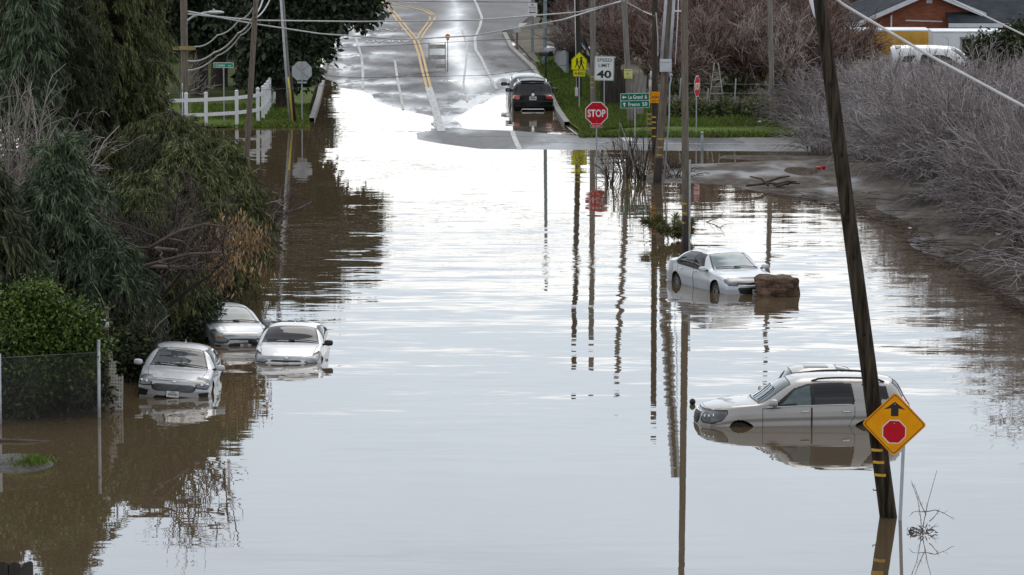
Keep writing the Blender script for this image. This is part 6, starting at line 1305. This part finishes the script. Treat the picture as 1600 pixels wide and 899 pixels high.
# low scrub at the orchard edge
sc = [broadleaf('scrub', 'x', Vector((0,0,0)), 1, [(0,0,.35,.5),(.5,.2,.3,.4),(-.5,.1,.3,.45)], 1500, 'olive_needles', (.16,.05), .02, 'low olive scrub along the orchard edge', .15, 'bush')]
for i, (px, py, lab) in enumerate(((1100,186,'right of the edge on stop sign'),(1130,185,'under the white step ladder'),(1165,184,'in the middle of the verge'),(1190,186,'left of the slim pole foot'),(1052,186,'right of the meter box pole'),(1225,188,'right of the slim pole foot'),(1075,184,'behind the straight utility pole'))):
    o = sc[0] if i == 0 else copy_tree(sc[0]); o.location = gp(px,py); o.rotation_euler.z = i*1.3; o['label'] = 'low olive scrub '+lab
# left bank bare plants
thicket_shrub('bare_vine', 'pale tangled bare vine heap at the far left', gp(10,470)+Vector((0,0,.6)), 5.0, 2.1, 90, 700, 'pale_twig', .8, None, .016, 'vine')
thicket_shrub('bare_vine', 'pale bare vine sprays reaching right below the slim blue green spire', gp(70,420)+Vector((0,0,.8)), 3.6, 2.5, 45, 350, 'pale_twig', .7, None, .016, 'vine')
thicket_shrub('bare_shrub', 'reddish grey bare shrub leaning out over the water beyond the tan leaves', gp(392,372), 1.8, 1.5, 60, 520, 'dark_twig', .7, None, .011, 'shrub', lean=(.7,-.3))
thicket_shrub('bare_shrub', 'bare twiggy shrub above the silver grey hatchback', gp(300,500), 1.7, 1.3, 36, 260, 'dark_twig', .6, None, .011, 'shrub')
thicket_shrub('bare_shrub', 'bare brown twigs between the fence post and the nearest silver saloon', gp(205,590), 2.1, 1.0, 40, 320, 'dark_twig', .5, None, .009, 'shrub')
bt, L3 = bare_tree('tan_leaved_tree', 'bare tree hung with tan dry leaves, its twigs over the silver grey hatchback', gp(335,500), 3.0, 1.9, 'dark_twig', (9,40,200,420), None, .08, .5, .008, .2, limbm='dead_wood')
bw = L3[:, -1]; bw = bw[(bw[:,0] > -.2)]; i = RNG.integers(0,len(bw),1500); P_ = bw[i]+RNG.normal(size=(1500,3))*np.array([.18,.18,.2]); v, f = leaves(P_, np.array([0,0,-1.])+RNG.normal(size=(1500,3))*.3, RNG.uniform(.1,.22,1500), .045); np_mesh('dry_leaves', v, f, M['dry_leaf'], bt)
bare_tree('bare_tree', 'bare dark tree arching over the nearest silver saloon', gp(244,566), 4.6, 2.3, 'dark_twig', (8,40,200,500), None, .12, 1.4, .01, .35)
conifer('olive evergreen on the bank behind the white hatchback', gp(352,462), 4.3, 1.25, 130, 26000, 'olive_needles', (.22,.036), .2, .45, lambda q: np.interp(q,[0,.3,.7,1],[.7,1,.85,.3]))
b = gp(303,533); broadleaf('shrub', 'dark shrub hiding the near flank of the silver grey hatchback', b, 1.6, blobs_px(b, [(296,520,26,0),(308,495,24,.2),(288,498,28,.3),(318,480,20,.5)]), 5000, 'dark_needles', (.15,.06), .05, None, .3, 'bush')
bare_tree('bare_tree', 'bare pale sapling beside the street lamp pole', gp(281,192), 3.4, .9, 'pale_twig', (4,16,50,100), None, .05, .8, .012, .5)
# broken pale limbs over the water, left
T_ = gp(244,566); C_ = V3(at(279,602))
A = np.array([[list(Vector(q)) for q in ((0,0,1.5),(.9,-1.2,2.6),tuple(C_+Vector((-.9,.9,2.9))-T_),tuple(C_+Vector((.2,.9,3.2))-T_),tuple(C_+Vector((1.1,.3,3.3))-T_))],
              [list(Vector(q)) for q in ((0,0,1.9),(.6,-.8,3.0),tuple(C_+Vector((-.8,1.5,3.3))-T_),tuple(C_+Vector((-.1,1.7,3.7))-T_),tuple(C_+Vector((.7,1.9,3.9))-T_))]])
s1 = branch_out(A, 20, .35, 1., 1.1, .8, 5, .15, 0, .4); s2 = branch_out(s1, 90, .2, 1., .6, .8, 4, .1, 0, .4); v, f = merge([tubes(A, .07, .03, 6), tubes(s1, .025, .01, 4), tubes(s2, .01, .005, 3)])
ob = np_mesh('overhanging_limbs', v, f, M['dark_twig']); ob.parent = [o for o in COL.objects if o.get('label','') == 'bare dark tree arching over the nearest silver saloon'][0]
def limb(label, pts, r, m='pale_twig', name='broken_branch'):
    P_ = [at_depth(*p) for p in pts]; c = P_[0].copy(); A = np.array([[list(p-c) for p in P_]]); s = branch_out(A, 8, .3, 1., .5, .7, 4, .1); v, f = merge([tubes(A, r, r*.4, 6), tubes(s, r*.35, r*.15, 3)]); o = np_mesh(name, v, f, M[m]); o.location = c; return tag(o, label, 'branch')
for i, (pts, r) in enumerate((([(322,335,150),(345,306,149),(368,285,147),(408,262,146)],.04),([(345,352,150),(372,333,148),(405,322,146),(440,312,145)],.045),([(326,320,150),(338,310,149),(347,306,149)],.03),([(280,248,150),(290,260,150),(294,262,149)],.04),([(290,262,150),(305,255,149),(318,245,149)],.04),([(352,290,150),(358,270,149),(360,255,149)],.03),([(382,322,149),(398,310,148),(404,300,148)],.03))):
    limb(['long pale broken branch reaching right over the water','lower long pale broken branch pointing right over the water','short pale broken twig at the root of the long branch','small pale snapped stub left of the low conifer','pale snapped twig slanting up left of the low conifer','pale twig rising by the far grass patch','short pale twig above the lower long branch'][i], pts, r)
limb('dark limb lying diagonally behind the nearest silver saloon', [(225,555,121),(250,528,122),(275,508,123)], .06, 'dead_wood')
limb('dark trunk slanting up between the near conifers', [(200,560,121),(206,520,121),(210,470,121)], .07, 'bark')
# shrubs in the water beside the meter box pole
for lab, px, py, hh, rr in (('bare shrub standing in the water left of the meter box pole',978,277,1.8,.75),('bare shrub at the foot of the meter box pole',1003,283,1.9,.7),('small bare shrub in the water farthest left of the meter box pole',952,288,.9,.35)):
    thicket_shrub('bare_shrub', lab, V3(at(px,py)), hh, rr, 26, 60, 'dark_twig', .35, 'bare shrubs in the water by the poles', .013)
for lab, px, py in (('dark flattened stems at the foot of the meter box pole right side',1058,276),('dead brush on the mud edge behind the straight pole',1048,262)):
    thicket_shrub('dead_brush', lab, gp(px,py), .45, .9, 40, 60, 'dark_twig', 1.1, None, .014, 'brush')
# fallen palm fronds
g = plant('palm_fronds', 'clump of fallen green palm fronds in the water beside the straight pole', 'palm', V3(at(1050,376)))
A = []
for i in range(18):
    az = RNG.uniform(0,2*PI); L = RNG.uniform(.45,.95); t = np.linspace(0,1,5); A.append(np.stack([np.cos(az)*L*t, np.sin(az)*L*t*1.1, .08+L*(1.3*t-.7*t**2)*RNG.uniform(.4,1.2)],-1))
A = np.array(A); i = RNG.integers(0,18,2200); s = RNG.uniform(.15,1,2200)*4; a = np.floor(s).astype(int).clip(0,3); fr = (s-a)[:,None]; P_ = A[i,a]*(1-fr)+A[i,a+1]*fr; v, f = leaves(P_, norm(A[i,-1]-A[i,0])*.8+RNG.normal(size=(2200,3))*.6, .28, .03); np_mesh('fronds', v, f, M['palm'], g); v, f = tubes(A,.015,.006,4); np_mesh('stalks', v, f, M['palm'], g)
limb('pale thin branch lying on the water right of the straight pole', [(1082,352,158),(1105,347,157),(1127,339,157)], .03)
# dead weed in front of the leaning pole's foot
g = plant('dead_weed', 'dead thin weed stems standing in the water right of the leaning pole', 'weed', V3(at(1440,832)))
def st(p): return [list(V3(at_depth(x,y,float(at(1440,832)[1])))-g.location) for x,y in p]
A = np.array([st([(1440,840),(1443,818),(1450,785),(1464,735)]), st([(1447,805),(1440,790),(1434,775),(1428,757)]), st([(1447,800),(1462,797),(1475,802),(1488,810)]), st([(1447,799),(1440,800),(1432,799),(1425,801)]), st([(1452,815),(1458,810),(1462,805),(1466,800)]), st([(1444,835),(1452,828),(1456,824),(1461,822)])]); s = branch_out(A, 26, .3, 1, .13, .8, 3); v, f = merge([tubes(A,.009,.004,4), tubes(s,.004,.002,3)]); np_mesh('stems', v, f, M['dark_twig'], g)
P_ = RNG.normal(size=(60,3))*np.array([.12,.12,.03])+np.array([-.06,0,.05]); v, f = leaves(P_, RNG.normal(size=(60,3)), .12, .03); np_mesh('leaves', v, f, M['dead_wood'], g)
g = plant('dead_weed', 'single dead weed stem closest to the leaning pole foot', 'weed', V3(at(1418,836))); A = np.array([st([(1418,840),(1417,815),(1412,785),(1402,755)])])+np.array(V3(at(1440,832))-g.location); s = branch_out(A, 10, .2, 1, .1, .8, 3); v, f = merge([tubes(A,.008,.004,4), tubes(s,.004,.002,3)]); np_mesh('stems', v, f, M['dark_twig'], g)
# grass blades
def grass(name, px, py, n, hgt, m, wid=.03):
    p = ground_xy(np.asarray(px), np.asarray(py)); P_ = p.reshape(-1,3); P_[:,2] += .02; v, f = leaves(P_, np.array([0,0,1.])+RNG.normal(size=(len(P_),3))*.45, hgt*RNG.uniform(.5,1.4,len(P_)), wid, .9); return tag(np_mesh(name, v, f, M[m]), kind='stuff')
M['blade'] = mat('grass_blade', (.10,.09,.036), (.14,.24,.038), .85, scale=.45, island=.5, spec=.1)
n = 26000; grass('grass', RNG.uniform(905,1300,n), 216-RNG.uniform(0,1,n)**1.3*32, n, .16, 'blade', .05)
n = 9000; yy = RNG.uniform(150,212,n); grass('grass', np.interp(yy,[150,196,212],[866,900,925])+RNG.uniform(0,90,n), yy, n, .13, 'blade', .05)
n = 30000; yy = 100+RNG.uniform(0,1,n)**.8*114; grass('grass', np.interp(yy,[100,150,196,216],[838,864,894,930])+RNG.uniform(0,1,n)*np.interp(yy,[100,150,190,216],[40,110,200,380]), yy, n, .14, 'blade', .05)
n = 900; yy = RNG.uniform(300,520,n); px = np.interp(yy,[300,352,404,438,503,520],[1180,1400,1448,1508,1612,1640])+RNG.exponential(60,n); p = ground_xy(px, yy); az = RNG.uniform(0,2*PI,n); L = RNG.uniform(.2,1.1,n)[:,None]; d = np.stack([np.cos(az),np.sin(az),RNG.uniform(-.02,.1,n)],-1)*L; t = np.linspace(0,1,4)[None,:,None]; v, f = tubes(p[:,None,:]+np.array([0,0,.02])+d[:,None,:]*t+RNG.normal(size=(n,4,3))*np.array([.03,.03,.01]), .012, .005, 3); tag(np_mesh('twig_litter', v, f, M['dark_twig']), kind='stuff')
n = 9000; yy = RNG.uniform(165,200,n); grass('grass', RNG.uniform(300,484,n), yy, n, .12, 'blade', .05)
n = 2500; grass('grass', RNG.uniform(342,378,n), RNG.uniform(232,262,n), n, .2, 'blade', .05)
n = 1400; p = at(45+RNG.normal(size=n)*16, 728+RNG.normal(size=n)*3.5); v, f = leaves(p+np.array([0,0,.1]), np.array([0,0,1.])+RNG.normal(size=(n,3))*.5, RNG.uniform(.05,.13,n), .02, .9); tag(np_mesh('grass', v, f, M['blade']), kind='stuff')
n = 5000; yy = RNG.uniform(85,135,n); grass('grass', np.interp(yy,[85,135],[835,870])+RNG.uniform(0,50,n), yy, n, .12, 'blade', .05)
# ------------------------------------------------------------------ sky and light
w = bpy.data.worlds.new('World'); SC.world = w; w.use_nodes = True; nt = w.node_tree; N = nt.nodes.new; Lk = nt.links.new
bg = nt.nodes['Background']; bg.inputs['Strength'].default_value = .1
sky = N('ShaderNodeTexSky'); sky.sky_type = 'NISHITA'; sky.sun_disc = False; sky.sun_elevation = math.radians(46); sky.sun_rotation = math.radians(12); sky.air_density = 1.; sky.dust_density = 2.
tc = N('ShaderNodeTexCoord'); mp = N('ShaderNodeMapping'); mp.inputs['Scale'].default_value = (1,1,3.2); Lk(tc.outputs['Generated'], mp.inputs['Vector'])
nz = N('ShaderNodeTexNoise'); nz.inputs['Scale'].default_value = 3.; nz.inputs['Detail'].default_value = 7; nz.inputs['Roughness'].default_value = .6; Lk(mp.outputs[0], nz.inputs['Vector'])
sx = N('ShaderNodeSeparateXYZ'); Lk(tc.outputs['Generated'], sx.inputs[0])
hz = N('ShaderNodeValToRGB'); e = hz.color_ramp.elements; e[0].position = 0; e[0].color = (.97,.985,1.,1); e[1].position = 1; e[1].color = (.54,.555,.58,1)
k = e.new(.101); k.color = (.99,1.,1.,1); k = e.new(.119); k.color = (.62,.695,.78,1); k = e.new(.17); k.color = (.64,.725,.83,1); k = e.new(.35); k.color = (.60,.625,.67,1)
Lk(sx.outputs['Z'], hz.inputs['Fac'])
cl = N('ShaderNodeMapRange'); cl.inputs['From Min'].default_value = .3; cl.inputs['From Max'].default_value = .7; cl.inputs['To Min'].default_value = .85; cl.inputs['To Max'].default_value = 1.12; Lk(nz.outputs['Fac'], cl.inputs['Value'])
mu = N('ShaderNodeVectorMath'); mu.operation = 'SCALE'; Lk(hz.outputs[0], mu.inputs[0]); Lk(cl.outputs[0], mu.inputs['Scale'])
fr = N('ShaderNodeMapRange'); fr.inputs['From Min'].default_value = -1; fr.inputs['From Max'].default_value = 1; fr.inputs['To Min'].default_value = 12.5; fr.inputs['To Max'].default_value = 20.5; Lk(sx.outputs['Y'], fr.inputs['Value'])
m2 = N('ShaderNodeVectorMath'); m2.operation = 'SCALE'; Lk(mu.outputs[0], m2.inputs[0]); Lk(fr.outputs[0], m2.inputs['Scale'])
mx = N('ShaderNodeMix'); mx.data_type = 'RGBA'; mx.inputs['Factor'].default_value = .88; Lk(sky.outputs[0], mx.inputs['A']); Lk(m2.outputs[0], mx.inputs['B']); Lk(mx.outputs['Result'], bg.inputs['Color'])
sd = bpy.data.lights.new('sun', 'SUN'); sd.energy = .6; sd.angle = math.radians(30); sd.color = (1,.96,.9)
so = bpy.data.objects.new('sun', sd); COL.objects.link(so); so.rotation_euler = (math.radians(90-46), 0, math.radians(180-12))
SC.view_settings.view_transform = 'Standard'; SC.view_settings.look = 'None'; SC.view_settings.exposure = 0; SC.view_settings.gamma = 1; SC.view_settings.use_curve_mapping = False
cy = SC.cycles; cy.use_denoising = True; cy.max_bounces = 6; cy.diffuse_bounces = 2; cy.glossy_bounces = 4; cy.transmission_bounces = 2; cy.caustics_reflective = False; cy.caustics_refractive = False; cy.sample_clamp_indirect = 8
